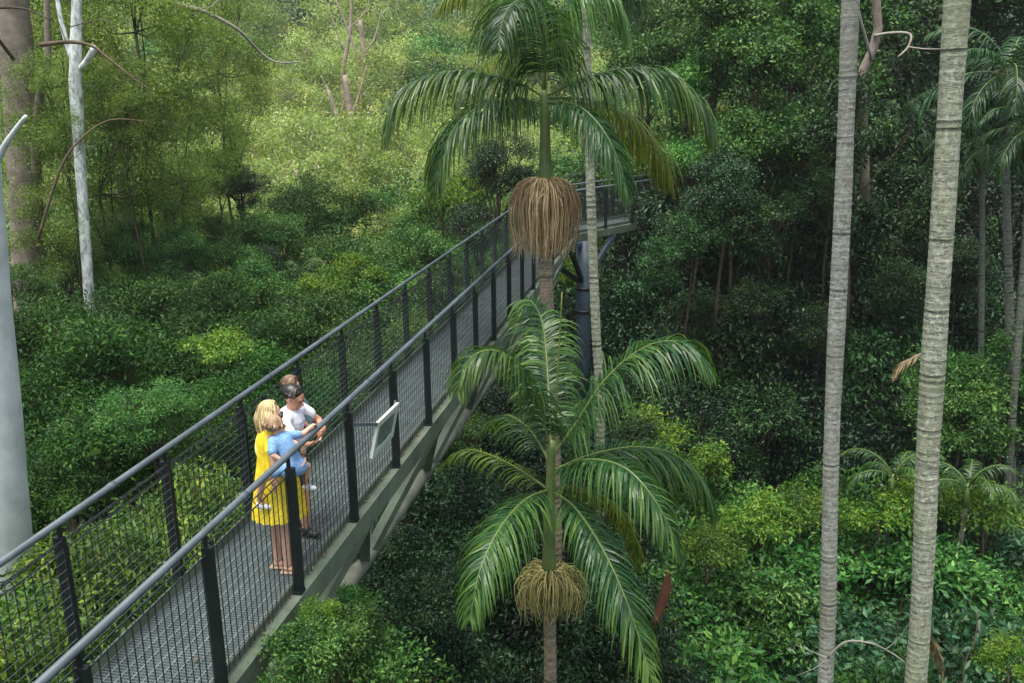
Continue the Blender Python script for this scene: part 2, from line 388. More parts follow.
# dark dense trees left of the walkway
many([(60,400,13.5,80),(130,370,14,85),(200,350,15.5,70),(90,470,11.5,80),(170,430,12,75),(240,390,13.5,60),(30,500,10.5,70),(230,450,10.8,60),(10,360,15,80),(150,320,17,62),(70,340,17,60),(300,420,12.5,60),(270,350,17,55),(210,300,19,45)],
     'glossy', 'dark glossy bushy tree crowded beyond the far handrail', 'dark trees left of the walkway')
treep(150,410,10.6,46,'mid','rounded mid-green tree crown in front of the dark trees left of the walkway',sq=.8)
treep(215,350,14,34,'bright','yellow-green tree top between the dark trees and the far handrail',sq=.8)
# mid green slope behind the walkway, centre left
many([(330,330,18,50),(380,300,20,50),(300,300,22,45),(350,260,25,45),(420,260,25,45),(430,220,29,42),(390,360,15.5,45),(340,390,14,45),(460,290,20,40),(280,250,27,42),(250,290,22,42),(360,215,31,42),(480,250,25,35),(470,210,31,38),(310,230,31,38),(400,410,15,45),(440,380,16.5,45),(430,320,20,45),(370,440,13.5,42),(330,470,12.5,42),(450,440,15,45),(400,480,13.5,42),(490,320,21,42),(350,380,17.5,50)],
     'mid', 'mid-green bushy tree on the slope behind the walkway', 'mid-green trees behind the walkway')
many([(360,270,20,26),(410,330,17,26),(440,200,27,30),(325,285,19,24),(480,185,30,26)],
     'bright', 'light yellow-green young tree among the green trees behind the walkway', 'light young trees behind the walkway')
treep(238,188,27,30,'deep','small blue-black tree crown standing out in the pale forest at the upper left',sq=.8)
many([(225,235,25,34),(262,232,26,34),(300,200,30,36),(190,262,23,36),(150,285,21,34),(235,262,23,34)],'mid','mid-green tree just below the small blue-black crown at the left','green trees below the blue-black crown')
treep(262,262,24,24,'deep','dark low tree crown above the slope left of the walkway',sq=.8)
treep(502,172,26,40,'deep','dark tree crown behind the fruit skirt of the upper palm',sq=1.0)
treep(475,230,22.5,30,'deep','very dark bush behind the far end of the far handrail',sq=.9)
# olive screen of fine leaves, upper left
many([(150,60,22,95),(95,150,21,80),(180,140,24,75),(60,40,23,80),(140,230,23,62),(190,215,27,45),(60,230,20,55),(215,40,28,60),(130,-20,24,90),(20,140,24,60),(230,100,27,50),(210,150,26,45),(60,110,20,55),(120,110,20.5,50),(170,190,22,45),(100,265,21,40)],
     'olive', 'fine-leaved olive tree screening the upper left of the forest', 'olive trees at the upper left')
many([(60,262,20.6,32),(125,245,21.5,34),(172,250,21.5,34),(108,285,20.8,34),(185,295,20.5,30),(22,285,18.5,28)],'mid','green leafy tree filling the gap under the olive trees at the left','green trees under the olive trees')
# pale gum forest rising up the hazy hillside
g2 = random.Random(5)
HC = [(30,-1.2),(45,1.0),(65,5.5),(85,12),(110,19),(140,27),(180,38)]
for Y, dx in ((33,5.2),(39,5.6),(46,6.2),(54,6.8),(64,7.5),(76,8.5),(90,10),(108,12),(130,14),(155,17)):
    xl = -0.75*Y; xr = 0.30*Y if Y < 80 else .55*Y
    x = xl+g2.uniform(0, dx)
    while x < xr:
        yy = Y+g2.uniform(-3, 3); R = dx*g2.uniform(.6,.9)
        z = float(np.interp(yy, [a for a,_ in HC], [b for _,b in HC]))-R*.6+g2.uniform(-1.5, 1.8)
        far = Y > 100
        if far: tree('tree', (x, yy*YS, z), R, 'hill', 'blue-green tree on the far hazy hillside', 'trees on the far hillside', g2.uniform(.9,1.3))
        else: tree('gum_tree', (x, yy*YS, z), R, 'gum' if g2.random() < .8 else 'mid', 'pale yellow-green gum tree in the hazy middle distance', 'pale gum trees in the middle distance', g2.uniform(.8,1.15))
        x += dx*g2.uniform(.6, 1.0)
# tall green trees, upper right
many([(690,60,30,75),(740,30,29,80),(700,150,28,70),(790,90,28,75),(760,170,26,70),(830,20,29,80),(640,20,36,60),(720,-50,30,90),(820,-60,28,90)],
     'mid', 'tall mid-green leafy tree behind the two right-hand palm trunks', 'tall green trees at the upper right')
many([(690,90,25,48),(760,60,24,52),(720,20,25,50),(800,130,24,46),(650,60,28,45),(740,140,23,44),(800,20,25,50),(690,160,24,40)],
     'canopy', 'bushy mid-green crown low on the tall trees behind the slimmer right-hand palm trunk', 'bushy crowns at the upper right')
# dark wall of forest, right of the walkway
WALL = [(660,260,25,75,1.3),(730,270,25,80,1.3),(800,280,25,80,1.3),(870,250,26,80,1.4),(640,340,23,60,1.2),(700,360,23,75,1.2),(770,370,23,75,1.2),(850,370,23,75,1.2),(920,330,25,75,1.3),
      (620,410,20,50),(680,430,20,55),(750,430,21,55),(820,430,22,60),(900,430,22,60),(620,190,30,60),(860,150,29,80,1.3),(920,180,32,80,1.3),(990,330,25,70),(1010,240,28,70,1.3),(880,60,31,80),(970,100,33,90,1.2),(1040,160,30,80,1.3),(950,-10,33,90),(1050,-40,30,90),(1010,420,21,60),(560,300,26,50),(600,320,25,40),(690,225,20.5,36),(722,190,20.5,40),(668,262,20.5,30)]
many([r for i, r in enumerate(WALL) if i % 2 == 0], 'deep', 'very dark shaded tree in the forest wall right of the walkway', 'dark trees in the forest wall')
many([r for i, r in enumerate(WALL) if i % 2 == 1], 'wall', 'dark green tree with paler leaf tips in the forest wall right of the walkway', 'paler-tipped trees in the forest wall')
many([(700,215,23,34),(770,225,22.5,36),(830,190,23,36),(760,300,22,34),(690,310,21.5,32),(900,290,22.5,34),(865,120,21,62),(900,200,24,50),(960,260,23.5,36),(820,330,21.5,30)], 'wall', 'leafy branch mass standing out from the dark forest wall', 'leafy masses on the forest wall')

# deep shade under the palms
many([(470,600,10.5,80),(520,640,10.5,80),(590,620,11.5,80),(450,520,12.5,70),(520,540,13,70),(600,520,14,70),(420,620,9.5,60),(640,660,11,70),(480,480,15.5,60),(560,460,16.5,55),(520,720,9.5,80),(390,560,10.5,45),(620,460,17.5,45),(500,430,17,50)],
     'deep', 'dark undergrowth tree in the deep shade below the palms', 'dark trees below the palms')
# bush canopy, lower right
rows = []
g3 = random.Random(9)
for Y, n in ((11.5,8),(13,9),(14.8,9),(16.6,9),(18.6,9)):
    for i in range(n):
        X = 1.9+(Y*.78-1.0)*(i+g3.uniform(.1,.9))/n
        r = g3.choice((1.3,1.6,1.9,2.2,2.5))
        rows.append((X, Y+g3.uniform(-.9,.9), -7.9-r*.35+g3.uniform(-.6,.9)+(Y-12)*.09, r))
for (X, Y, z, r) in rows:
    q = g3.random(); k = 'canopy' if q < .6 else 'bluish' if q < .8 else 'glossy' if q < .87 else 'shrub'
    tree('bush', (X, Y*YS, z), r, k, {'canopy':'leafy mid-green bush in the canopy at the lower right','bluish':'blue-green bush in the canopy at the lower right','glossy':'dark glossy bush in the canopy at the lower right','shrub':'small-leaved green bush in the canopy at the lower right'}[k],
         {'canopy':'mid-green bushes at the lower right','bluish':'blue-green bushes at the lower right','glossy':'dark bushes at the lower right','shrub':'small-leaved bushes at the lower right'}[k], g3.uniform(.85,1.1), cat='bush')
# low forest growth filling the floor between the trunks
g4 = random.Random(21)
for k in range(110):
    Y = g4.uniform(9, 46); X = g4.uniform(-.62, .66)*Y*1.0
    if (X < -1 and Y < 11) or (X > 1.2 and Y < 20.5): continue
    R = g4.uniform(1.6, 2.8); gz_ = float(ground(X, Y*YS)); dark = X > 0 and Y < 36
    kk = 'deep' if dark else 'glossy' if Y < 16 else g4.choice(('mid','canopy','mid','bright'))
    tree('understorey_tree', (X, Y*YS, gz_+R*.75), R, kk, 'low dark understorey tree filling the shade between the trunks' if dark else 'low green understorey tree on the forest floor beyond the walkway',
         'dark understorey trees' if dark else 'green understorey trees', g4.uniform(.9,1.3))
treep(655,440,18,40,'bright','light green bush behind the lower palm, right of its crown',name='bush',cat='bush')
treep(695,462,18.5,32,'bright','light green bush beside the tip of the lower palm fronds',name='bush',cat='bush')
many([(760,515,17,40,.9),(805,508,17.3,36,.9),(880,510,16.5,40,.9),(935,495,17.2,38,.9),(710,545,15.5,34,.9),(990,508,16.3,40,.9)], 'bright', 'yellow-green bush top in the lower right canopy', 'yellow-green tops at the lower right', 'bush', 'bush')
many([(955,375,19.5,42),(1005,400,18.5,52),(965,425,18,46),(1030,350,19,44),(925,415,19,36)],'canopy','leafy mid-green tree by the right edge below the background palms','trees below the background palms')
treep(1015,660,9.5,30,'bright','light green shrub in the bottom right corner',name='shrub',cat='shrub')
treep(565,270,24,26,'bright','yellow-green tree between the fruit skirt and the steel column')
treep(935,150,38,38,'bright','yellow-green tree glimpsed between the dark trees behind the thicker palm trunk')
treep(885,205,34,30,'bright','yellow-green foliage seen between the two grey palm trunks')

# ground cover
def undergrowth():
    g = np.random.default_rng(3); n = 90000
    Y = 3+52*g.uniform(0,1,n)**.8; X = g.uniform(-.75,.75,n)*(Y+4)
    Z = ground(X, Y)+g.uniform(0,1,n)**2*1.1
    P = np.stack([X,Y,Z],1); Dr = g.normal(size=(n,3))+np.array([0,0,.2]); Nn = g.normal(size=(n,3))*.4+np.array([0,0,1])
    L = g.uniform(.12,.3,n)
    V,F,rd = leaf_arrays(P,Dr,Nn,L,L*.4,g.uniform(0,.9,n))
    tag(link(bpy.data.objects.new('undergrowth', np_mesh('undergrowth',V,F,M['mid'],rnd=rd))),'dark leafy ground cover on the forest floor under the trees',None,None,'stuff')
undergrowth()

# ---- individual trunks and branches
def trunk_pts(name, pts, rad, m, label, cat='tree', group=None, branches=(), n=12, part='branch'):
    """pts: world points, from base to top; branches: (points, radii)"""
    e = empty(name, pts[0]); tag(e, label, cat, group); o = Vector(pts[0])
    mb = MB(); fine = []; fr = []
    for i in range(len(pts)-1):
        for k in range(6):
            f = k/6; fine.append(Vector(pts[i]).lerp(Vector(pts[i+1]), f)-o); fr.append(rad[i]*(1-f)+rad[i+1]*f)
    fine.append(Vector(pts[-1])-o); fr.append(rad[-1])
    gg = random.Random(len(pts)*7+int(pts[0][0]*10))
    fr = [q*(1+gg.uniform(-.05,.05)) for q in fr]
    mb.tube(fine, fr, n); mb.build('trunk', m, e)
    for bp, br, bm_ in branches:
        b = MB(); b.tube([Vector(q)-o for q in bp], br, 7); b.build(part, bm_, e)
    return e
def smoothp(P, n=4):
    P = [Vector(p) for p in P]; out = []
    for i in range(len(P)-1):
        p0, p1, p2, p3 = P[max(i-1,0)], P[i], P[i+1], P[min(i+2,len(P)-1)]
        for k in range(n):
            t = k/n
            out.append(.5*((2*p1)+(p2-p0)*t+(2*p0-5*p1+4*p2-p3)*t*t+(3*p1-p0-3*p2+p3)*t**3))
    out.append(P[-1]); return out
def taper(a, b, n): return [a+(b-a)*i/(n-1) for i in range(n)]
def br(P, a, b, m):
    q = smoothp(P); return (q, taper(a, b, len(q)), m)

Yp = 8.6
trunk_pts('gum_tree', [at(18,1400,Yp), at(-2,540,Yp), at(-34,170,Yp), at(-60,-250,Yp)], [.40,.375,.36,.33], M['bark_smooth'],
          'smooth pale grey gum trunk cut off by the left edge beside the far handrail',
          branches=[br([at(-20,200,Yp),at(0,155,Yp-.1),at(12,135,Yp-.2),at(26,116,Yp-.3)], .05,.02,M['bark_smooth'])], n=20)
Yb = 21
trunk_pts('gum_tree', [at(42,560,Yb), at(32,330,Yb), at(22,130,Yb), at(12,-10,Yb), at(6,-180,Yb)], [.50,.46,.44,.40,.36], M['bark_brown'],
          'thick brown-barked gum trunk near the upper left edge',
          branches=[br([at(33,210,Yb),at(38,110,Yb-.3),at(48,60,Yb-.5),at(46,-20,Yb-.6)], .14,.07,M['bark_brown']),
                    br([at(14,60,Yb-.4),at(-15,15,Yb-1),at(20,8,Yb-1.2),at(50,20,Yb-1.5)], .05,.02,M['bark_dark'])])
Yw = 19.5
trunk_pts('gum_tree', [at(95,430,Yw), at(90,310,Yw), at(82,190,Yw), at(75,80,Yw), at(77,-10,Yw), at(80,-160,Yw)], [.16,.145,.135,.155,.11,.09], M['bark_white'],
          'slender white mottled gum trunk with a broken side branch at the upper left',
          branches=[br([at(78,70,Yw),at(86,62,Yw-.1),at(95,47,Yw-.2)], .07,.09,M['bark_white']),
                    br([at(72,60,Yw),at(62,25,Yw),at(56,-10,Yw)], .07,.05,M['bark_white'])])
trunk_pts('gum_tree', [at(146,380,25), at(138,290,25), at(132,230,25), at(124,200,25), at(118,120,25)], [.28,.24,.26,.2,.14], M['bark_brown'],
          'short reddish-brown trunk leaning behind the dark trees at the left')
# dark crooked branches in front of the olive screen
def branch_thing(label, P, a, b, m, subs=(), name='branch'):
    q = smoothp(P); mb = MB(); mb.tube(q, taper(a, b, len(q)), 7)
    for s in subs: s_ = smoothp(s); mb.tube(s_, taper(b*1.1, b*.35, len(s_)), 5)
    o = mb.build(name, m); return tag(o, label, 'branch')
branch_thing('dark crooked branch crossing the white mottled trunk at the upper left',
   [at(40,45,18.8),at(70,42,18.7),at(92,46,18.6),at(108,58,18.5),at(128,74,18.4),at(150,90,18.3)], .055,.012, M['twig'],
   [[at(66,42,18.7),at(58,20,18.6),at(48,-5,18.5)],[at(70,27,18.7),at(100,20,18.6),at(115,28,18.5),at(130,48,18.4)]])
branch_thing('thin dark arching twig among the olive leaves at the left',
   [at(38,240,17.5),at(60,170,17.5),at(80,140,17.6),at(110,120,17.8),at(150,122,18)], .035,.01, M['twig'],
   [[at(60,170,17.5),at(85,150,17.5),at(105,140,17.6)]])
branch_thing('bare dead branch reaching out over the pale forest at the top',
   [at(120,-25,21),at(165,0,21.5),at(205,12,22),at(238,30,22.5),at(258,50,23),at(275,62,23.2),at(300,62,23.5)], .07,.02, M['deadwood'],
   [[at(205,12,22),at(225,-5,22),at(240,-15,22)],[at(160,-2,21.5),at(190,8,21.8),at(215,6,22)]])
for (x0,y0,x1,y1,Y,r) in ((352,175,345,75,52,.30),(347,165,328,90,52,.2),(362,90,360,20,66,.33),(343,70,352,-10,70,.2),(300,240,296,170,40,.13),(315,250,318,185,38,.1)):
    trunk_pts('gum_tree', [at(x0,y0+120,Y), at(x0,y0,Y), at((x0+x1)/2+3,(y0+y1)/2,Y), at(x1,y1,Y)], [r*1.2,r,r*.85,r*.5], M['bark_grey'],
              'pinkish grey gum trunk rising among the pale far trees above the far handrail', group='pinkish trunks in the middle distance',
              branches=[br([at(x0,y0-20,Y),at(x0-14,y0-60,Y),at(x0-26,y0-90,Y)], r*.4,r*.12,M['bark_grey']), br([at((x0+x1)/2,(y0+y1)/2,Y),at(x1+14,y1+20,Y),at(x1+22,y1-10,Y)], r*.4,r*.12,M['bark_grey'])], n=8)
trunk_pts('gum_tree', [at(866,200,22), at(862,72,22), at(872,52,22), at(878,30,22), at(876,0,22), at(870,-120,22)], [.12,.12,.13,.125,.12,.10], M['bark_brown'],
          'curved reddish-brown trunk beside the top of the slimmer grey palm trunk',
          branches=[br([at(874,36,21.9),at(890,33,21.6),at(910,34,21.3),at(908,47,21.2),at(898,57,21.1)], .045,.02,M['deadwood']),
                    br([at(908,47,21.2),at(925,49,21.0),at(942,49,20.9)], .025,.01,M['deadwood']),
                    br([at(872,60,21.9),at(862,25,21.6),at(858,5,21.5)], .05,.02,M['deadwood'])])
branch_thing('bare dead twig low between the two grey palm trunks',
   [at(828,658,9.6),at(845,642,9.5),at(870,643,9.4),at(890,652,9.4),at(905,662,9.3)], .018,.006, M['deadwood'],
   [[at(885,650,9.4),at(897,640,9.4),at(908,625,9.4)],[at(828,658,9.6),at(808,650,9.7),at(795,645,9.8)],[at(828,658,9.6),at(815,668,9.6),at(795,676,9.6)]])
branch_thing('bare forked sapling stem at the lower right corner',
   [at(962,720,9.2),at(963,680,9.2),at(966,660,9.2),at(975,640,9.2),at(978,610,9.3)], .016,.006, M['twig'],
   [[at(966,660,9.2),at(955,648,9.2),at(945,640,9.2)],[at(963,690,9.2),at(950,672,9.2),at(948,660,9.2)]])
# red-brown fallen frond sheath
def sheath():
    A, B = at(655,626,10.5), at(668,571,10.5); c = (A+B)/2
    mb = MB(); n = 10; V = []; d = B-A; side = Vector((1,0.2,0.2)).normalized()
    for i in range(n+1):
        f = i/n; wd = .10*math.sin(math.pi*min(1,f*.9+.1))**.8+.01
        p = A.lerp(B, f)+side*.06*math.sin(math.pi*f)
        for k in range(5):
            a = (k/4-.5)*2.2
            V.append(p+side*wd*math.sin(a)+Vector((0,1,0))*wd*(1-math.cos(a)))
    Fc = [(i*5+k,i*5+k+1,(i+1)*5+k+1,(i+1)*5+k) for i in range(n) for k in range(4)]
    mb.add([v-A for v in V], Fc)
    m = plain('sheath_red_brown', (.13,.05,.03), .6, .3, .4, 4)
    o = mb.build('palm_sheath', m); o.location = A
    sm = o.modifiers.new('s','SOLIDIFY'); sm.thickness = .012
    tag(o,'curled red-brown fallen palm sheath caught in the bushes below the lower palm','palm sheath')
sheath()
# ------------------------------------------------------------------ palms
def frond_mesh(name, P, mats, Lm=.85, n=62, seed=0, w=.036, grav=.75, sp=.55, wild=.20, r0=.020, start=.10, lift=.25):
    """P: rachis control points; leaflets on both sides drooping under gravity"""
    g = random.Random(seed); q = smoothp(P, 8); mb = MB()
    cum = [0]
    for i in range(1, len(q)): cum.append(cum[-1]+(q[i]-q[i-1]).length)
    T = cum[-1]
    def pt(s):
        s = max(0, min(T*.9999, s))
        i = max(0, min(len(q)-2, int(np.searchsorted(cum, s, 'right'))-1))
        f = (s-cum[i])/max(cum[i+1]-cum[i], 1e-6)
        return q[i].lerp(q[i+1], f), (q[min(i+2,len(q)-1)]-q[max(i-1,0)]).normalized()
    mb.tube(q, [r0*(1-.85*i/(len(q)-1)) for i in range(len(q))], 6, mi=1)
    up = Vector((0,0,1)); prevS = None
    n2 = max(8, int(n))
    for i in range(n2):
        f = start+(1-start)*(i+.5)/n2
        p, t = pt(f*T)
        S = t.cross(up)
        if S.length < .15 and prevS: S = prevS.copy()
        S.normalize()
        if prevS and S.dot(prevS) < 0 and False: S = -S
        prevS = S
        U = S.cross(t)
        prof = math.sin(math.pi*min(1, (f-start)/(1-start)*.86+.12))**.55*(1-.25*f)
        for sgn in (-1, 1):
            if g.random() < .03: continue
            L = Lm*prof*g.uniform(.78, 1.1)
            fw = sp+f*.45
            s0 = (S*sgn+t*fw+U*(lift+g.uniform(-.15,.15))+Vector((g.uniform(-1,1),g.uniform(-1,1),g.uniform(-1,1)))*wild).normalized()
            pts = [p]; dr = s0; K = 5
            gv = grav*g.uniform(.8,1.15)
            for k in range(K):
                h = gv*((k+.6)/K)**.8
                dr = (s0*(1-min(h,.97))+Vector((0,0,-1))*h*1.1+t*.08).normalized()
                pts.append(pts[-1]+dr*L/K)
            wv = (t*.9+U*.35*sgn*0+Vector((g.uniform(-.35,.35),g.uniform(-.35,.35),g.uniform(-.1,.1)))).normalized()
            W = w*g.uniform(.8,1.15); V = []
            for k, pp in enumerate(pts):
                dd = (pts[min(k+1,K)]-pts[max(k-1,0)]).normalized()
                x = (wv-dd*wv.dot(dd)).normalized()*W*.5*(.55,1,.95,.8,.5,.06)[k]
                V += [pp-x, pp+x]
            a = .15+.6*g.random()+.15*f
            for k in range(K): mb.add(V[2*k:2*k+4], [(0,1,3,2)], 0, a-.12+.09*k)  # colour lightens to the leaflet tip, painting in backlit translucency
    return mb.mesh(name, mats, smooth=False)

def frond(parent, o, P, leaf='frond', **kw):
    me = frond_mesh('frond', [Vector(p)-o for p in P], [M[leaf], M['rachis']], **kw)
    return link(bpy.data.objects.new('frond', me), parent)

def ring_trunk(pts, rad, pitch=.11, n=14, amp=.035, seed=0):
    g = random.Random(seed); mb = MB(); q = smoothp(pts, 6); cum = [0]
    for i in range(1, len(q)): cum.append(cum[-1]+(q[i]-q[i-1]).length)
    T = cum[-1]; P = []; Rr = []; s = 0
    while s < T:
        for ds, k in ((0, 1+amp), (.12, 1+amp*.9), (.3, 1-amp*.2), (.8, 1-amp*.4)):
            ss = min(T*.9999, s+ds*pitch)
            i = max(0, min(len(q)-2, int(np.searchsorted(cum, ss, 'right'))-1)); f = (ss-cum[i])/max(cum[i+1]-cum[i],1e-6)
            P.append(q[i].lerp(q[i+1], f)); r = rad[0]+(rad[1]-rad[0])*ss/T
            Rr.append(r*(k+g.uniform(-.014,.014)+.035*math.sin(ss*1.3+seed)+.02*math.sin(ss*3.1)))
        s += pitch*g.uniform(.8,1.25)
    mb.tube(P, Rr, n); return mb

def fruit(parent, c, R, H, m, n=330, seed=1, ragged=.25):
    """skirt of thin hanging strands around the trunk, domed on top, ragged below"""
    g = random.Random(seed); mb = MB()
    for b in range(9):                      # branches of the flower stalk
        a = b*.698+g.uniform(-.2,.2); d = Vector((math.cos(a), math.sin(a), 0)); rb = R*g.uniform(.3,.6)
        st = [c+d*.06+Vector((0,0,-.04)), c+d*rb*.45+Vector((0,0,.10*R/.5)), c+d*rb*.8+Vector((0,0,.03)), c+d*rb+Vector((0,0,-.12))]
        q = smoothp(st, 4); mb.tube(q, taper(.022,.007,len(q)), 5, a=.8)
        for i in range(n//9):
            f = g.random()**.8; p0 = q[min(len(q)-1, int(f*(len(q)-1)))]
            a2 = a+g.gauss(0,.42); d2 = Vector((math.cos(a2), math.sin(a2), 0))
            out = R*g.uniform(.10,.62); L = H*(1-ragged*g.random()**1.5)*(1-.12*f)
            rr = (p0-c).xy.length
            over = max(0, rr+out-R); out -= over
            P = [p0, p0+d2*out*.4+Vector((0,0,.04*H)), p0+d2*out*.8+Vector((0,0,-.02*H)), p0+d2*out+Vector((0,0,-.18*H)),
                 p0+d2*out*.98+Vector((g.uniform(-.02,.02),g.uniform(-.02,.02),-.42*L)), p0+d2*out*.88+Vector((g.uniform(-.03,.03),g.uniform(-.03,.03),-.75*L)),
                 p0+d2*out*.72+Vector((g.uniform(-.04,.04),g.uniform(-.04,.04),-L))]
            mb.tube(P, [.0075,.007,.0065,.006,.0055,.005,.003], 3, cap=False, a=g.uniform(.05,1.0))
    return mb.build('fruit_skirt', m, parent)

# --- upper palm, close to the walkway
Yu = 12.0
o = at(553,430,Yu)+Vector((0,0,-9)); pu = empty('palm_tree', o)
tag(pu, 'palm with a big tan fruit skirt and arching fronds at the top centre', 'palm tree')
def PU(x, y, dy=0): return at(x, y, Yu+dy)
ring_trunk([Vector((0,0,0)), PU(555,560)-o, PU(551,400)-o, PU(546,280)-o, PU(545,184)-o], (.15,.115), seed=2).build('trunk', M['palm_brown'], pu)
mb = MB(); q = smoothp([PU(545,186)-o, PU(545,160)-o, PU(545,125)-o, PU(544,90)-o], 4); mb.tube(q, taper(.115,.055,len(q)), 14); mb.build('crownshaft', M['shaft'], pu)
mb = MB(); q = smoothp([PU(544,95)-o, PU(542,50)-o, PU(538,10)-o, PU(532,-45)-o], 3); mb.tube(q, taper(.035,.010,len(q)), 7); mb.build('spear_leaf', M['shaft'], pu)
K = dict(Lm=1.45, n=125, grav=1.0, sp=.3, w=.026)
frond(pu,o,[PU(545,98),PU(520,84,-.1),PU(480,73,-.2),PU(440,73,-.3),PU(403,92,-.35),PU(385,135,-.4)],seed=1,**K)
frond(pu,o,[PU(545,104),PU(515,100,-.3),PU(480,106,-.6),PU(450,135,-.8),PU(434,190,-.9)],seed=2,**{**K,'Lm':1.25})
frond(pu,o,[PU(545,100),PU(505,108,.5),PU(465,125,.9),PU(438,150,1.1),PU(428,175,1.2)],'frond_old',seed=3,**{**K,'Lm':1.0})
frond(pu,o,[PU(546,96),PU(580,80,-.1),PU(620,69,-.1),PU(662,72,-.1),PU(698,100,-.1),PU(711,140,-.1)],seed=4,**K)
frond(pu,o,[PU(546,102),PU(578,106,-.4),PU(603,130,-.7),PU(620,165,-.85),PU(628,195,-.9)],seed=5,**{**K,'Lm':1.0})
frond(pu,o,[PU(547,98),PU(590,100,.5),PU(628,118,.9),PU(655,150,1.1),PU(668,185,1.2)],'frond_old',seed=6,**{**K,'Lm':1.4})
frond(pu,o,[PU(544,90),PU(538,40,.2),PU(524,2,.3),PU(500,-20,.4),PU(470,-22,.45),PU(440,5,.5)],'frond_old',seed=7,**{**K,'Lm':1.3})
frond(pu,o,[PU(544,90),PU(545,45,-.2),PU(535,12,-.5),PU(520,0,-.8),PU(505,14,-1.1),PU(498,45,-1.3)],seed=8,**{**K,'Lm':1.4})
frond(pu,o,[PU(545,90),PU(552,45,.1),PU(568,5,.1),PU(590,-12,.1),PU(612,0,.1),PU(625,30,.1)],seed=9,**{**K,'Lm':1.4})
frond(pu,o,[PU(545,92),PU(549,60,.7),PU(556,30,1.4),PU(565,22,2.0),PU(572,35,2.5)],seed=10,**{**K,'Lm':.9})
frond(pu,o,[PU(545,92),PU(525,62,.8),PU(500,55,1.5),PU(478,75,2.0)],'frond_old',seed=11,**{**K,'Lm':.8,'n':45})
frond(pu,o,[PU(545,104),PU(556,104,.7),PU(570,118,1.5),PU(578,145,2.0)],'frond_old',seed=12,**{**K,'Lm':.75,'n':45})
fruit(pu, PU(545,188)-o, .60, 1.15, M['fruit'], 620, 3)

# --- lower palm
Yl = 9.0
o = at(552,500,Yl)+Vector((0,0,-8)); pl = empty('palm_tree', o)
tag(pl, 'lower palm with spreading fronds and a small straw-coloured fruit skirt beside the walkway', 'palm tree')
def PL(x, y, dy=0): return at(x, y, Yl+dy)
ring_trunk([Vector((0,0,0)), PL(551,760)-o, PL(550,650)-o, PL(549,565)-o], (.12,.085), seed=4).build('trunk', M['palm_brown'], pl)
mb = MB(); q = smoothp([PL(549,570)-o, PL(549,540)-o, PL(550,490)-o, PL(552,440)-o], 4); mb.tube(q, taper(.10,.045,len(q)), 14); mb.build('crownshaft', M['shaft'], pl)
mb = MB(); q = smoothp([PL(553,450)-o, PL(556,400)-o, PL(559,350)-o, PL(562,292)-o], 3); mb.tube(q, taper(.022,.008,len(q)), 7); mb.build('spear_leaf', M['rachis'], pl)
K = dict(Lm=1.2, n=120, grav=.98, sp=.36, w=.025)
frond(pl,o,[PL(551,452),PL(538,400,-.1),PL(515,362,-.2),PL(488,350,-.3),PL(466,364,-.4),PL(458,395,-.5)],seed=21,**{**K,'grav':.85,'Lm':.85})
frond(pl,o,[PL(551,450),PL(549,400,.3),PL(546,350,.6),PL(541,318,.8),PL(528,300,.9),PL(515,320,1.0)],seed=22,**{**K,'Lm':.8,'grav':.8})
frond(pl,o,[PL(553,455),PL(575,425,0),PL(605,380,0),PL(645,347,0),PL(685,343,-.1),PL(712,372,-.2)],seed=23,**{**K,'Lm':1.1,'grav':.8})
frond(pl,o,[PL(554,470),PL(590,455,.3),PL(635,447,.5),PL(675,455,.6),PL(703,485,.7),PL(712,515,.7)],'frond',seed=24,**{**K,'grav':1.0})
frond(pl,o,[PL(553,475),PL(585,460,-.4),PL(625,468,-.8),PL(658,505,-1.1),PL(682,555,-1.2)],seed=25,**{**K,'Lm':.85,'grav':.95})
frond(pl,o,[PL(553,492),PL(575,508,-.4),PL(602,548,-.9),PL(628,605,-1.3),PL(655,690,-1.6)],seed=26,**{**K,'Lm':.85,'grav':.85,'sp':.55})
frond(pl,o,[PL(548,490),PL(525,500,-.5),PL(500,528,-1.0),PL(480,570,-1.4),PL(470,620,-1.6)],seed=27,**{**K,'Lm':.9,'grav':.85,'sp':.55})
frond(pl,o,[PL(549,490),PL(520,470,.6),PL(490,455,1.0),PL(462,450,1.2),PL(440,468,1.4)],'frond_old',seed=28,**{**K,'Lm':.5,'n':44,'grav':.85})
frond(pl,o,[PL(552,490),PL(580,488,.7),PL(612,505,1.2),PL(632,540,1.5),PL(638,570,1.7)],'frond_old',seed=29,**{**K,'Lm':.6,'grav':.9})
frond(pl,o,[PL(552,460),PL(566,420,.6),PL(585,400,1.3),PL(605,405,1.9)],seed=30,**{**K,'n':50,'grav':.85,'Lm':.7})
frond(pl,o,[PL(551,465),PL(530,430,.5),PL(505,415,1.1),PL(488,430,1.6)],seed=31,**{**K,'n':50,'grav':.85,'Lm':.7})
fruit(pl, PL(551,575)-o, .50, .68, M['fruit2'], 250, 5, .5)

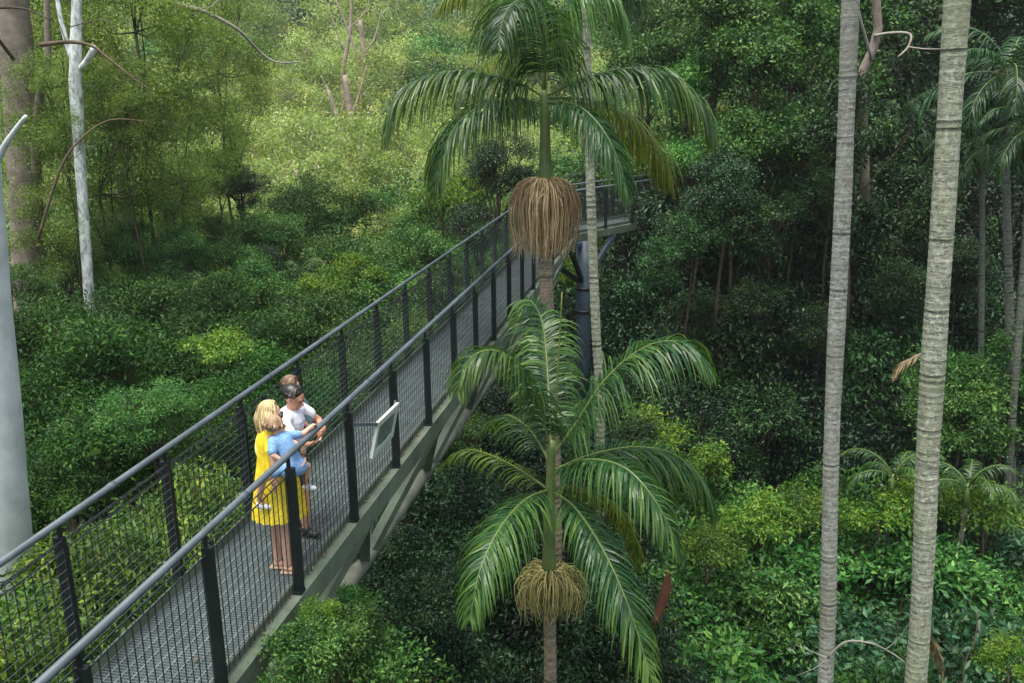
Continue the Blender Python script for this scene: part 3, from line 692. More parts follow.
# --- generic palm template, copied
def generic_palm(pos, R, drop, tr, label, group=None, bark='palm_grey', nf=13, old=.25, seed=0, elev=None, name='palm_tree', trunk_to=None, leaf=None):
    g = random.Random(seed); e = empty(name, pos); tag(e, label, 'palm tree', group)
    b = Vector((0,0,-drop)) if trunk_to is None else Vector(trunk_to)-Vector(pos)
    ring_trunk([b, b*.5, Vector((0,0,-.9*R/3))], (tr, tr*.8), seed=seed, n=10).build('trunk', M[bark], e)
    mb = MB(); mb.tube([Vector((0,0,-.95*R/3)), Vector((0,0,-.4*R/3)), Vector((0,0,.1))], [tr*.95,tr*.85,tr*.4], 10); mb.build('crownshaft', M['shaft'], e)
    for i in range(nf):
        a = i*2.399+g.uniform(-.2,.2); el = (elev or (1.25,-.15)); el = el[0]+(el[1]-el[0])*i/(nf-1)+g.uniform(-.1,.1)
        L = R*g.uniform(.85,1.1); h = Vector((math.cos(a), math.sin(a), 0)); P = [Vector((0,0,0))]; an = el
        for k in range(4):
            P.append(P[-1]+(h*math.cos(an)+Vector((0,0,1))*math.sin(an))*L/4); an -= .42+.1*k
        lf = leaf or ('frond_old' if g.random() < old and i > nf/2 else 'frond')
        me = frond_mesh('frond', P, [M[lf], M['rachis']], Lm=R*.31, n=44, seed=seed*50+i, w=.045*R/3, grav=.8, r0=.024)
        link(bpy.data.objects.new('frond', me), e)
    return e
# the two tall grey trunks, crowns above the picture
def tall(P, rad, bark, label, seed, crown_z):
    top = Vector(P[0])+(Vector(P[0])-Vector(P[-1])).normalized()*crown_z
    e = empty('palm_tree', P[-1]); tag(e, label, 'palm tree'); o = Vector(P[-1])
    ring_trunk([Vector((0,0,0))]+[Vector(p)-o for p in reversed(P[:-1])]+[top-o], rad, pitch=.085, n=20, amp=.018, seed=seed).build('trunk', M[bark], e)
    g = random.Random(seed)
    mb = MB(); mb.tube([top-o, top-o+Vector((0,0,1.0))], [rad[1]*.95,rad[1]*.5], 12); mb.build('crownshaft', M['shaft'], e)
    for i in range(9):
        a = i*2.399; h = Vector((math.cos(a), math.sin(a), 0)); Pp = [top-o+Vector((0,0,.95))]; an = 1.2-i*.13
        for k in range(4): Pp.append(Pp[-1]+(h*math.cos(an)+Vector((0,0,1))*math.sin(an))*.7); an -= .5
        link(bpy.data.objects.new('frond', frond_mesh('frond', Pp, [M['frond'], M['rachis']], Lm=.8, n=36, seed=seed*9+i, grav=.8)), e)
    return e
Ya = 10.0
tall([at(851,-10,Ya), at(843,200,Ya), at(832,430,Ya), at(825,690,Ya), at(825,690,Ya)+Vector((.1,0,-5))], (.118,.108), 'palm_grey', 'slimmer of the two tall grey palm trunks on the right', 31, 3.2)
Yc = 8.0
tall([at(958,-10,Yc), at(944,200,Yc), at(929,430,Yc), at(915,690,Yc), at(915,690,Yc)+Vector((.1,0,-6.5))], (.128,.122), 'palm_mossy', 'thicker mossy palm trunk with pale lichen nearest the right edge', 32, 4.0)
# third palm in front of the steel column
Yt = 15.6
tp = at(586,-75,Yt)
o = at(600,420,Yt); e3 = empty('palm_tree', o); tag(e3, 'slender ringed palm trunk standing right in front of the steel column', 'palm tree')
ring_trunk([Vector((0,0,-6)), Vector((0,0,0)), at(596,330,Yt)-o, at(591,200,Yt)-o, at(587,60,Yt)-o, tp-o], (.13,.075), pitch=.13, seed=6).build('trunk', M['palm_mossy'], e3)
for i in range(9):
    a = i*2.399+.5; h = Vector((math.cos(a), math.sin(a), 0)); Pp = [tp-o]; an = 1.15-i*.16
    for k in range(4): Pp.append(Pp[-1]+(h*math.cos(an)+Vector((0,0,1))*math.sin(an))*.72); an -= .48
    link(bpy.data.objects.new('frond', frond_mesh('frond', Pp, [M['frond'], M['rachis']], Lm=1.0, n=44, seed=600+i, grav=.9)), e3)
# background palms
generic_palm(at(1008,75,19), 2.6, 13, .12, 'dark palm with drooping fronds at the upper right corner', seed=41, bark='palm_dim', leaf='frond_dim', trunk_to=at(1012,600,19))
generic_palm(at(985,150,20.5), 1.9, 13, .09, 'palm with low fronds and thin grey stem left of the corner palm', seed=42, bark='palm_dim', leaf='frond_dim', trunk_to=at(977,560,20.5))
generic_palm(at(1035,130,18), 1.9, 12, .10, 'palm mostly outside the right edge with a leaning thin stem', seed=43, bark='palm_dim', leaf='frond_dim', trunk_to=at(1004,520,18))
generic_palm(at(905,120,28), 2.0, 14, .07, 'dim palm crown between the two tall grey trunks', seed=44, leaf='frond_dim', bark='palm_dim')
generic_palm(at(205,292,20.5), 1.35, 6, .08, 'pale small palm with arching fronds on the slope left of the walkway', seed=45, nf=11)
generic_palm(at(178,296,22), 1.2, 6, .08, 'small dim palm just left of the pale small palm', seed=46, nf=10)
generic_palm(at(300,275,23), 1.1, 6, .07, 'small palm half buried in leaves above the far handrail', seed=47, nf=9)
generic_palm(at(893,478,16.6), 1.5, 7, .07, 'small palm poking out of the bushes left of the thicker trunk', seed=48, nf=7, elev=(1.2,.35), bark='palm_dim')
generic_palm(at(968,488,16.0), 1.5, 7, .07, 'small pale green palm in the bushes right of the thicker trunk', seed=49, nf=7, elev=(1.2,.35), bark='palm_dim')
# dry fronds caught on the trunks and bushes
def dry(label, P, L, seed):
    P = [Vector(p) for p in P]; c = P[0].copy()
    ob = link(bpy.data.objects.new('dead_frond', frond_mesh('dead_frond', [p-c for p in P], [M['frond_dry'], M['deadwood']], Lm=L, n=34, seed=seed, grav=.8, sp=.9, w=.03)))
    ob.location = c; tag(ob, label, 'dead frond')
dry('dry straw-coloured frond hanging behind the thicker mossy trunk near the bottom', [at(925,618,9.2),at(930,635,9.2),at(937,655,9.3),at(942,680,9.3)], .35, 1)
dry('dry brown frond in the forest shade between the two grey trunks', [at(925,352,19),at(912,358,19),at(900,366,19),at(893,378,19)], .5, 2)
# ------------------------------------------------------------------ walkway
LR, WD, HR, SP = -3.179, 1.097, 1.288, 1.379
T0, TL = 5.232, 5.189            # first post right / left
TA, TB = -0.6, 26.65             # start and corner
LL = LR-WD
W0 = wk(0, 0)
walkway = empty('walkway', (0,0,0)); tag(walkway, 'steel canopy walkway with mesh railings crossing the forest', 'walkway')
def segment(pt, ta, tb, pr, plf, side_name=''):
    """pt(t, lat, z) -> world; pr, plf: post positions right / left"""
    ax = (pt(1,0,0)-pt(0,0,0)).normalized(); rt = (pt(0,1,0)-pt(0,0,0)).normalized(); up = Vector((0,0,1))
    # grating: bars across, rods along
    g = MB(); t = ta
    while t < tb:
        c = pt(t, (LR+LL)/2, -.018); g.box(c, ax*.0022, rt*(WD/2-.03), up*.016); t += .034
    for k in range(11):
        lt = LL+.05+(WD-.1)*k/10; g.box(pt((ta+tb)/2, lt, -.006), ax*((tb-ta)/2), rt*.004, up*.005)
    g.build('deck_grating', M['grate'], walkway, smooth=False)
    # cross members under the grating
    g = MB(); t = ta+.3
    while t < tb:
        g.box(pt(t, (LR+LL)/2, -.09), ax*.03, rt*(WD/2-.03), up*.05); t += 1.093
    g.build('cross_members', M['beam'], walkway, smooth=False)
    for lat, sg in ((LR, 1), (LL, -1)):
        g = MB()
        g.box(pt((ta+tb)/2, lat+sg*.045, -.10), ax*((tb-ta)/2), rt*.010, up*.10)
        g.box(pt((ta+tb)/2, lat+sg*.005, .004), ax*((tb-ta)/2), rt*.05, up*.006)
        g.box(pt((ta+tb)/2, lat+sg*.005, -.204), ax*((tb-ta)/2), rt*.05, up*.006)
        g.box(pt((ta+tb)/2, lat-sg*.05, .05), ax*((tb-ta)/2), rt*.004, up*.05)
        g.build('edge_beam', M['beam'], walkway, smooth=False)
        g = MB(); g.tube([pt(ta, lat, HR), pt((ta+tb)/2, lat, HR), pt(tb, lat, HR)], .027, 12)
        for tj in [ta+.9+2.758*k for k in range(12) if ta+.9+2.758*k < tb-.1]: g.tube([pt(tj-.035, lat, HR), pt(tj+.035, lat, HR)], .0315, 12)
        g.build('handrail', M['steel_rail'], walkway)
        posts = pr if sg > 0 else plf
        for tp_ in posts:
            g = MB(); g.box(pt(tp_, lat+sg*.012, (HR-.12)/2+.01), ax*.024, rt*.037, up*((HR-.12)/2))
            g.box(pt(tp_, lat, HR-.075), ax*.009, rt*.016, up*.048)
            g.box(pt(tp_, lat+sg*.0, .022), ax*.05, rt*.048, up*.008)
            for da in (-.04, .04): g.tube([pt(tp_+da, lat+sg*.035, .030), pt(tp_+da, lat+sg*.035, .044)], .008, 6)
            for zb in (.25, .62, 1.0): g.tube([pt(tp_, lat+sg*.048, zb), pt(tp_, lat+sg*.058, zb)], .009, 6)
            g.build('post', M['steel_dark'], walkway, smooth=False)
        ends = [ta]+list(posts)+[tb]
        for a, b in zip(ends[:-1], ends[1:]):
            if b-a < .15: continue
            a2, b2 = a+.026, b-.026; g = MB(); wr = .0024
            n = max(1, round((b2-a2)/.085))
            for k in range(n+1):
                tt = a2+(b2-a2)*k/n
                g.box(pt(tt, lat-sg*.03, .56), ax*.0032, rt*.0032, up*.53)
                g.beam(pt(tt, lat-sg*.03, 1.09), pt(tt, lat-sg*.0, 1.125), wr*2, wr*2)
                g.beam(pt(tt, lat-sg*.0, 1.125), pt(tt, lat-sg*.03, 1.165), wr*2, wr*2)
            z = .03
            while z < 1.09:
                g.box(pt((a2+b2)/2, lat-sg*.035, z), ax*((b2-a2)/2), rt*.0014, up*.0014, 1); z += .070
            for z, off in ((1.092,.03),(1.125,-.005),(1.166,.03)):
                g.box(pt((a2+b2)/2, lat-sg*off, z), ax*((b2-a2)/2), rt*.004, up*.004)
            g.build('mesh_panel', [M['wire'], M['wire_light']], walkway, smooth=False)
def p1(t, lat, z): return wk(t, lat, z)
pr_ = [T0+SP*i for i in range(-4, 18) if TA < T0+SP*i < TB-.15]; pl_ = [TL+SP*i for i in range(-4, 18) if TA < TL+SP*i < TB-.15]
segment(p1, TA, TB, pr_, pl_)
# triangular truss below: lower chord pipe and zigzag diagonals
g = MB(); LC = (LR+LL)/2; ZP = -1.38
q = [wk(t, LC, ZP) for t in (TA, 8, 16, TB-.3)]; g.tube(q, .10, 14)
for t in (8.35, 14.0, 14.2, 19.9): g.tube([wk(t-.02, LC, ZP), wk(t+.02, LC, ZP)], .15, 14)
g.build('lower_chord', M['pipe'], walkway)
for sg, lat in ((1, LR), (-1, LL)):
    for k in range(-3, 6):
        tn = 9.7+2.758*k
        for dt in (-1.379, 1.379):
            if not (TA < tn+dt < TB): continue
            g = MB(); g.beam(wk(tn+dt, lat-sg*.02, -.2), wk(tn+dt*.04, LC, ZP), .12, .10); g.build('diagonal_brace', M['beam'], walkway, smooth=False)
# rusty gusset / litter along the right edge
# second run beyond the corner, turned to the right
AZ2 = 0.745; D2 = Vector((math.sin(AZ2), math.cos(AZ2), 0)); R2 = Vector((math.cos(AZ2), -math.sin(AZ2), 0))
C0 = wk(TB, LR, 0)
def p2(t, lat, z): return C0+D2*t+R2*(lat-LR)+Vector((0,0,z))
segment(p2, .0, 8.0, [.06+SP*i for i in range(6)], [.5+SP*i for i in range(6)])
# corner infill deck
g = MB(); A, B, C_ = wk(TB, LR, -.02), wk(TB, LL, -.02), p2(0, LL, -.02)
for k in range(1, 30):
    f = k/30; a = A.lerp(B, f); b = A.lerp(C_, f); g.beam(a, b, .02, .03)
g.build('corner_deck', M['grate'], walkway, smooth=False)
g = MB(); m_ = (wk(TB, LL, 0)+p2(0, LL, 0))/2+(-R2-RT)*.12
for z, r in ((HR, .03),): g.tube([wk(TB, LL, z), m_+Vector((0,0,z)), p2(0, LL, z)], r, 10)
g.build('handrail', M['steel_rail'], walkway)
g = MB(); g.beam(wk(TB, LL-.04, -.1), m_+Vector((0,0,-.1)), .02, .2); g.beam(m_+Vector((0,0,-.1)), p2(0, LL-.04, -.1), .02, .2); g.build('edge_beam', M['beam'], walkway, smooth=False)
g = MB(); g.box(m_+Vector((0,0,.6)), D*.03, RT*.04, Vector((0,0,.6))); g.build('post', M['steel_dark'], walkway, smooth=False)
g = MB()
for a, b in ((wk(TB, LL, 0), m_), (m_, p2(0, LL, 0))):
    n = 10
    for k in range(1, n): 
        c = a.lerp(b, k/n); g.box(c+Vector((0,0,.56)), D*.0024, RT*.0024, Vector((0,0,.53)))
    for k in range(16): g.beam(a+Vector((0,0,.03+.07*k)), b+Vector((0,0,.03+.07*k)), .005, .005)
g.build('mesh_panel', [M['wire'], M['wire_light']], walkway, smooth=False)

# steel column carrying the corner
cb = at(583.5, 300, 27.0/YS); cc = Vector((cb.x, cb.y, 0)); gz = float(ground(cc.x, cc.y))
col = empty('support_column', (cc.x, cc.y, gz)); tag(col, 'blue-grey round steel column with bracket arms under the walkway corner', 'column')
def lc(v): return Vector(v)-Vector((cc.x, cc.y, gz))
g = MB(); g.tube([lc((cc.x,cc.y,gz-.3)), lc((cc.x,cc.y,-2)), lc((cc.x,cc.y,-.22))], .235, 24); g.build('shaft', M['column'], col)
for z in (-1.65, -2.35):
    g = MB(); g.tube([lc((cc.x,cc.y,z-.04)), lc((cc.x,cc.y,z+.04))], .265, 24); g.build('collar', M['steel_dark'], col)
for tgt in (p2(1.6, LC, -.24), wk(TB-1.3, LR, -.22), wk(TB-1.3, LL, -.22), p2(1.9, LR, -.22)):
    g = MB(); g.beam(lc((cc.x,cc.y,-1.55)), lc(tgt), .11, .13); g.build('bracket_arm', M['steel_dark'] if tgt.x < cc.x else M['column'], col, smooth=False)
g = MB(); g.beam(lc(wk(TB-1.3, LC, -.27)), lc((cc.x,cc.y,-.29)), .16, .12); g.beam(lc((cc.x,cc.y,-.29)), lc(p2(2.0, LC, -.27)), .16, .12); g.build('cap_beam', M['column'], col, smooth=False)

# interpretive sign on the right railing
def sign():
    m_frame = plain('sign_frame_pale', (.42,.47,.42), .5, .4, .1, 5)
    m_face = plain('sign_face_grey', (.10,.125,.125), .3, .5, .15, 4)
    m_pic = plain('sign_picture_green', (.06,.13,.07), .4, .4, .7, 14)
    # reading panel, tilted, outside the rail between the second and third post
    ta, tb = pr_[0]+0, 0
    base = wk(T0+2*SP, LR, 1.06)
    e = empty('information_sign', base); tag(e, 'tilted framed information panel on a bracket outside the near railing', 'sign')
    def L(t, lat, z): return wk(t, LR+lat, z)-base
    A = L(8.27, .20, .974); B = L(8.95, .20, .950)          # upper edge
    dn = L(8.17, .15, .629)-A                               # hangs almost upright
    n = (B-A).cross(dn).normalized(); n = n if n.dot(RT) > 0 else -n
    ua = (B-A).normalized(); ud = dn.normalized(); wl = (B-A).length; hl = dn.length; c = A+(B-A)/2+dn/2
    g = MB(); g.box(c, ua*(wl/2-.03), ud*(hl/2-.03), n*.006); g.build('panel', m_face, e, smooth=False)
    g = MB()
    for s in (-1, 1):
        g.box(c+ud*s*(hl/2-.028), ua*(wl/2), ud*.032, n*.016); g.box(c+ua*s*(wl/2-.035), ua*.035, ud*(hl/2-.062), n*.0155)
    g.build('frame', m_frame, e, smooth=False)
    g = MB(); g.box(c+n*.009+ud*.12-ua*.03, ua*.10, ud*.035, n*.002); g.box(c+n*.009+ud*.15+ua*.06, ua*.05, ud*.03, n*.002); g.build('picture', m_pic, e, smooth=False)
    for p, q_ in ((L(T0+2*SP, .03, 1.05), A+dn*.04), (L(T0+3*SP, .03, .82), B+dn*.45)):
        g = MB(); g.beam(p, q_, .03, .03); g.build('bracket_arm', M['steel_rail'], e, smooth=False)
sign()

# fallen leaves and rusty litter caught along the deck edge
def litter():
    g = np.random.default_rng(8); n = 700
    t = g.uniform(2.5, 16, n); a = g.uniform(0,1,n)
    lat = np.where(a < .93, LR-.05-np.abs(g.normal(size=n))*.03, g.uniform(LL+.05, LR-.05, n))
    P = np.stack([D.x*t+RT.x*lat, D.y*t+RT.y*lat, np.full(n, .012)+g.uniform(0,.02,n)], 1)
    ang = g.uniform(0, 6.28, n); Dr = np.stack([np.cos(ang), np.sin(ang), g.uniform(-.1,.2,n)], 1); Nn = np.array([[0,0,1.]])+g.normal(size=(n,3))*.2
    L = g.uniform(.03,.08,n); V,F,rd = leaf_arrays(P,Dr,Nn,L,L*.4,g.uniform(0,1,n))
    m = leafmat('litter_brown', (.07,.045,.03), (.14,.085,.05), (.24,.16,.09), rough=.8, transl=.05)
    tag(link(bpy.data.objects.new('leaf_litter', np_mesh('leaf_litter',V,F,m,rnd=rd))), 'brown fallen leaves scattered along the deck edge', None, None, 'stuff')
litter()
# ------------------------------------------------------------------ people
def V3(*a): return Vector(a)
def capsule(bm, p0, p1, r0, r1=None, n=14):
    r1 = r0 if r1 is None else r1; p0 = Vector(p0); p1 = Vector(p1); d = p1-p0
    for p, r in ((p0, r0), (p1, r1)):
        bmesh.ops.create_icosphere(bm, subdivisions=2, radius=r, matrix=Matrix.Translation(p))
    if d.length > 1e-5:
        q = d.to_track_quat('Z', 'Y').to_matrix().to_4x4()
        bmesh.ops.create_cone(bm, cap_ends=True, segments=n, radius1=r0, radius2=r1, depth=d.length, matrix=Matrix.Translation((p0+p1)/2) @ q)
def ell(bm, c, r, f=None):
    m = Matrix.Translation(Vector(c))
    if f is not None: m = m @ Vector(f).to_track_quat('X', 'Z').to_matrix().to_4x4()
    bmesh.ops.create_icosphere(bm, subdivisions=3, radius=1, matrix=m @ Matrix.Diagonal((*r, 1)))
def fused(name, bm, m, parent, voxel=.007, smooth=3):
    me = bpy.data.meshes.new(name); bm.to_mesh(me); bm.free()
    t = bpy.data.objects.new(name+'_tmp', me); COL.objects.link(t)
    r = t.modifiers.new('r', 'REMESH'); r.mode = 'VOXEL'; r.voxel_size = voxel; r.use_smooth_shade = True
    s = t.modifiers.new('s', 'SMOOTH'); s.iterations = smooth; s.factor = .5
    dg = bpy.context.evaluated_depsgraph_get(); dg.update()
    out = bpy.data.meshes.new_from_object(t.evaluated_get(dg)); bpy.data.objects.remove(t)
    out.name = name; out.materials.clear(); out.materials.append(m)
    return link(bpy.data.objects.new(name, out), parent)
def hand(bm, w, d, pn, s=1.0, curl=.9):
    """w wrist, d pointing direction, pn palm normal; fingers curl towards pn"""
    d = Vector(d).normalized(); pn = Vector(pn); pn = (pn-d*pn.dot(d)).normalized(); sd = d.cross(pn)
    w = Vector(w)
    capsule(bm, w, w+d*.03*s, .020*s, .020*s)
    for k in range(4):
        o = (k-1.5)*.0185*s; b = w+d*.075*s+sd*o
        capsule(bm, w+d*.02*s+sd*o*.6, b, .013*s, .0105*s, 8)
        ln = (.030, .036, .034, .026)[k]*s; a = 0; p = b
        for j in range(3):
            a += curl*.6; q = p+(d*math.cos(a)+pn*math.sin(a))*ln*(1-.2*j); capsule(bm, p, q, (.0092-.0008*j)*s, (.0088-.001*j)*s, 8); p = q
    p = w+d*.02*s+sd*.022*s
    q = p+(d*.5+sd*.6+pn*.3).normalized()*.035*s; capsule(bm, p, q, .012*s, .0105*s, 8)
    capsule(bm, q, q+(d*.8+pn*.6).normalized()*.03*s, .0102*s, .008*s, 8)
def head(bm, c, f, s=1.0):
    c = Vector(c); f = Vector(f).normalized(); u = (Vector((0,0,1))-f*f.z).normalized(); l = u.cross(f)
    ell(bm, c+u*.022*s-f*.012*s, (.092*s,.074*s,.088*s), f)
    ell(bm, c-u*.045*s+f*.028*s, (.055*s,.052*s,.060*s), f)
    ell(bm, c-u*.085*s+f*.050*s, (.024*s,.024*s,.018*s), f)
    capsule(bm, c+f*.078*s+u*.004*s, c+f*.098*s-u*.026*s, .009*s, .013*s, 8)
    capsule(bm, c+f*.070*s+u*.022*s+l*.03*s, c+f*.070*s+u*.022*s-l*.03*s, .012*s)
    for k in (-1, 1): capsule(bm, c+l*k*.074*s+u*.008*s-f*.008*s, c+l*k*.073*s-u*.022*s-f*.004*s, .014*s, .009*s, 8)
    return u, l
def face(parent, c, f, s, m_eye, m_lip):
    c = Vector(c); f = Vector(f).normalized(); u = (Vector((0,0,1))-f*f.z).normalized(); l = u.cross(f)
    for k in (-1, 1):
        e = MB(); e.ball(c+f*.078*s+l*k*.030*s+u*.002*s, .011*s, .011*s, .008*s); e.build('eye', m_eye, parent)
    e = MB(); e.tube([c+f*.080*s-u*.050*s+l*.02*s, c+f*.086*s-u*.051*s, c+f*.080*s-u*.050*s-l*.02*s], [.003*s,.006*s,.003*s], 6); e.build('mouth', m_lip, parent)
def loft(rings, n=40, pleat=0.0, np_=14, seed=0):
    """rings: (centre, rx, ry, heading, pleat)"""
    mb = MB(); V = []
    for c, rx, ry, h, pl in rings:
        for k in range(n):
            a = 2*math.pi*k/n; q = 1+pl*math.sin(np_*a+.6*math.sin(3*a+seed))
            x, y = rx*q*math.cos(a), ry*q*math.sin(a)
            V.append(Vector(c)+Vector((x*math.cos(h)-y*math.sin(h), x*math.sin(h)+y*math.cos(h), 0)))
    mb.add(V, [(i*n+k, i*n+(k+1) % n, (i+1)*n+(k+1) % n, (i+1)*n+k) for i in range(len(rings)-1) for k in range(n)])
    return mb
def locks(c, f, s, n, length, r, seed, spread=1.0, base=.098):
    """hair strands over the back and sides of the head"""
    g = random.Random(seed); c = Vector(c); f = Vector(f).normalized(); u = (Vector((0,0,1))-f*f.z).normalized(); l = u.cross(f); mb = MB()
    top = c+u*.03*s
    for i in range(n):
        a = g.uniform(-2.25, 2.25)          # around the head, 0 = straight back
        b = -f*math.cos(a)+l*math.sin(a)*.85
        P = [top+u*base*.86*s+f*.02*s+b*.012*s]
        for ph in (.45, .9, 1.35): P.append(top+u*base*.92*math.cos(ph)*s+b*base*1.0*math.sin(ph)*s-f*.01*s)
        dn = Vector((0,0,-1)); L = length*g.uniform(.8, 1.1); p = P[-1]
        for k in range(4):
            p = p+dn*L/4+b*(.010*spread if k < 2 else -.006)*s+Vector((g.uniform(-1,1),g.uniform(-1,1),0))*.010; P.append(p)
        q = smoothp(P, 2); m = len(q)
        mb.tube(q, [r*(.7+.6*math.sin(math.pi*min(1, (j+1)/m)))*(1 if j < m-2 else .5) for j in range(m)], 6, a=g.random())
    return mb
skin1 = plain('skin_light', (.62,.36,.25), .55, .35, .06, 10); skin2 = plain('skin_tanned', (.50,.26,.17), .55, .35, .06, 10)
m_eye = plain('eye_dark', (.03,.025,.02), .3, .5, .1); m_lip = plain('lip', (.5,.2,.17), .5, .3, .1)
yel = plain('dress_yellow', (.76,.60,.035), .85, .15, .22, 14, .3); pale = plain('sleeve_pale_yellow', (.82,.78,.32), .85, .15, .08, 9)
blond = leafmat('hair_blond', (.20,.135,.06), (.42,.31,.15), (.70,.56,.32), rough=.45, transl=0, objvar=0)
brown_l = leafmat('hair_light_brown', (.18,.11,.06), (.32,.21,.12), (.48,.33,.20), rough=.5, transl=0, objvar=0)
brown_r = leafmat('hair_red_brown', (.07,.035,.02), (.14,.075,.04), (.25,.14,.08), rough=.5, transl=0, objvar=0)
dark_h = leafmat('hair_dark', (.010,.008,.007), (.022,.018,.016), (.055,.048,.045), rough=.4, transl=0, objvar=0)
blue_c = plain('cloth_sky_blue', (.20,.36,.60), .85, .15, .32, 60); white_c = plain('cloth_white', (.74,.76,.84), .85, .15, .08, 10)
grey_c = plain('cloth_grey_blue', (.10,.14,.18), .85, .15, .15, 10); dark_c = plain('cloth_dark', (.022,.026,.035), .85, .15, .2, 10)
shoe_w = plain('shoe_white', (.75,.75,.76), .6, .3, .06); shoe_b = plain('shoe_black', (.015,.015,.017), .5, .4, .2); tan_s = plain('sandal_tan', (.42,.30,.2), .7, .2, .1)
lens = plain('sunglass_lens', (.02,.02,.025), .15, .6, .1)

def person(label, t, lat):
    e = empty('person', wk(t, lat, .012), -AZ); return tag(e, label, 'person')
def shoe(parent, a, f, m, s=1.0):
    b = bmesh.new(); a = Vector(a); f = Vector(f).normalized()
    capsule(b, a-f*.03*s-V3(0,0,.045*s), a+f*.10*s-V3(0,0,.055*s), .036*s, .032*s); capsule(b, a+V3(0,0,-.01*s), a+f*.03*s-V3(0,0,.04*s), .036*s, .036*s)
    fused('shoe', b, m, parent, .007, 3)

# woman in the yellow dress
wm = person('woman in a yellow dress with long blond hair, holding a toddler at the near railing', 6.97, -3.44)
b = bmesh.new(); hc = V3(-.035,-.01,1.50); hf = V3(.85,.35,-.15)
for A, K_, H in (((.035,-.05,.085),(.02,-.06,.48),(-.01,-.085,.88)), ((-.10,.02,.085),(-.10,.03,.48),(-.06,.07,.88))):
    capsule(b, A, V3(*A).lerp(V3(*K_), .65), .034, .052); capsule(b, V3(*A).lerp(V3(*K_), .65), K_, .052, .048); capsule(b, K_, H, .052, .085)
    capsule(b, V3(*A)-V3(.02,0,.045), V3(*A)+V3(.13,.02,-.06), .03, .02)
capsule(b, (-.01,-.07,.92), (-.06,.07,.92), .10); capsule(b, (-.035,0,.95), (-.04,0,1.15), .115, .095); capsule(b, (-.04,0,1.15), (-.045,0,1.30), .10, .10)
capsule(b, (0,-.13,1.355), (-.09,.13,1.355), .052); capsule(b, (-.045,0,1.36), hc-V3(0,0,.05), .045, .042)
capsule(b, (.02,-.165,1.35), (.07,-.21,1.12), .045, .038); capsule(b, (.07,-.21,1.12), (.21,-.20,1.09), .037, .024); hand(b, (.215,-.20,1.09), (.8,.45,.1), (0,.3,1), 1.0, .8)
capsule(b, (-.10,.16,1.35), (.02,.24,1.14), .043, .036); capsule(b, (.02,.24,1.14), (.17,.10,1.17), .035, .023); hand(b, (.175,.095,1.17), (.7,-.6,0), (-.5,-.6,.1), 1.0, .8)
head(b, hc, hf); fused('body', b, skin1, wm, .0065, 4); face(wm, hc, hf, 1, m_eye, m_lip)
hd = math.radians(20)
loft([((-.03,0,.54),.235,.205,hd,.07),((-.03,0,.62),.225,.195,hd,.075),((-.03,0,.75),.205,.178,hd,.07),((-.035,0,.90),.180,.165,hd,.05),((-.04,0,1.04),.152,.150,hd,.035),((-.045,0,1.12),.137,.148,hd,.02),((-.045,0,1.25),.138,.160,hd,.015),((-.045,0,1.34),.115,.170,hd,.01),((-.045,0,1.40),.080,.12,hd,0),((-.045,0,1.425),.062,.07,hd,0)], 90, np_=17).build('dress', yel, wm)
for P, m in ((((.005,-.14,1.40),(.035,-.19,1.24)), yel), (((-.10,.14,1.40),(-.10,.22,1.20)), pale)):
    a, c = V3(*P[0]), V3(*P[1]); g = MB(); g.tube([a, a.lerp(c,.4), a.lerp(c,.8), c], [.042,.052,.056,.058], 18, cap=False); g.build('sleeve', m, wm)
g = MB()
q = smoothp([V3(-.19,.06,1.30), V3(-.205,.05,1.20), V3(-.20,.03,1.10), V3(-.17,.02,1.02)], 4); g.tube(q, [.008,.014,.018,.024,.026,.028,.03,.028,.024,.02,.015,.01,.004][:len(q)], 12); g.build('ruffle', pale, wm)
hb = bmesh.new(); ell(hb, hc+V3(-.02,-.004,.03), (.100,.088,.092), hf); o_h = fused('hair', hb, blond, wm, .008, 2)
locks(hc, hf, 1.0, 130, .25, .0085, 4, 1.2).build('hair_strands', blond, wm)
g = MB(); f = hf.normalized(); u = (V3(0,0,1)-f*f.z).normalized(); l = u.cross(f)
for k in (-1, 1): g.ball(hc+f*.088+l*k*.032+u*.004, .022, .022, .018)
g.tube([hc+f*.092+l*.05+u*.008, hc+f*.1+u*.008, hc+f*.092-l*.05+u*.008], .004, 6)
for k in (-1, 1): g.tube([hc+f*.090+l*k*.052+u*.008, hc+f*.02+l*k*.092+u*.012], .0035, 6)
g.build('sunglasses', lens, wm)
for A in ((.035,-.05,.085), (-.10,.02,.085)):
    g = MB(); g.box(V3(*A)+V3(.045,.005,-.082), V3(.115,.015,0), V3(-.005,.038,0), V3(0,0,.008)); g.tube([V3(*A)+V3(.07,-.035,-.07), V3(*A)+V3(.075,.005,-.035), V3(*A)+V3(.07,.042,-.07)], .006, 6); g.build('sandal', tan_s, wm)

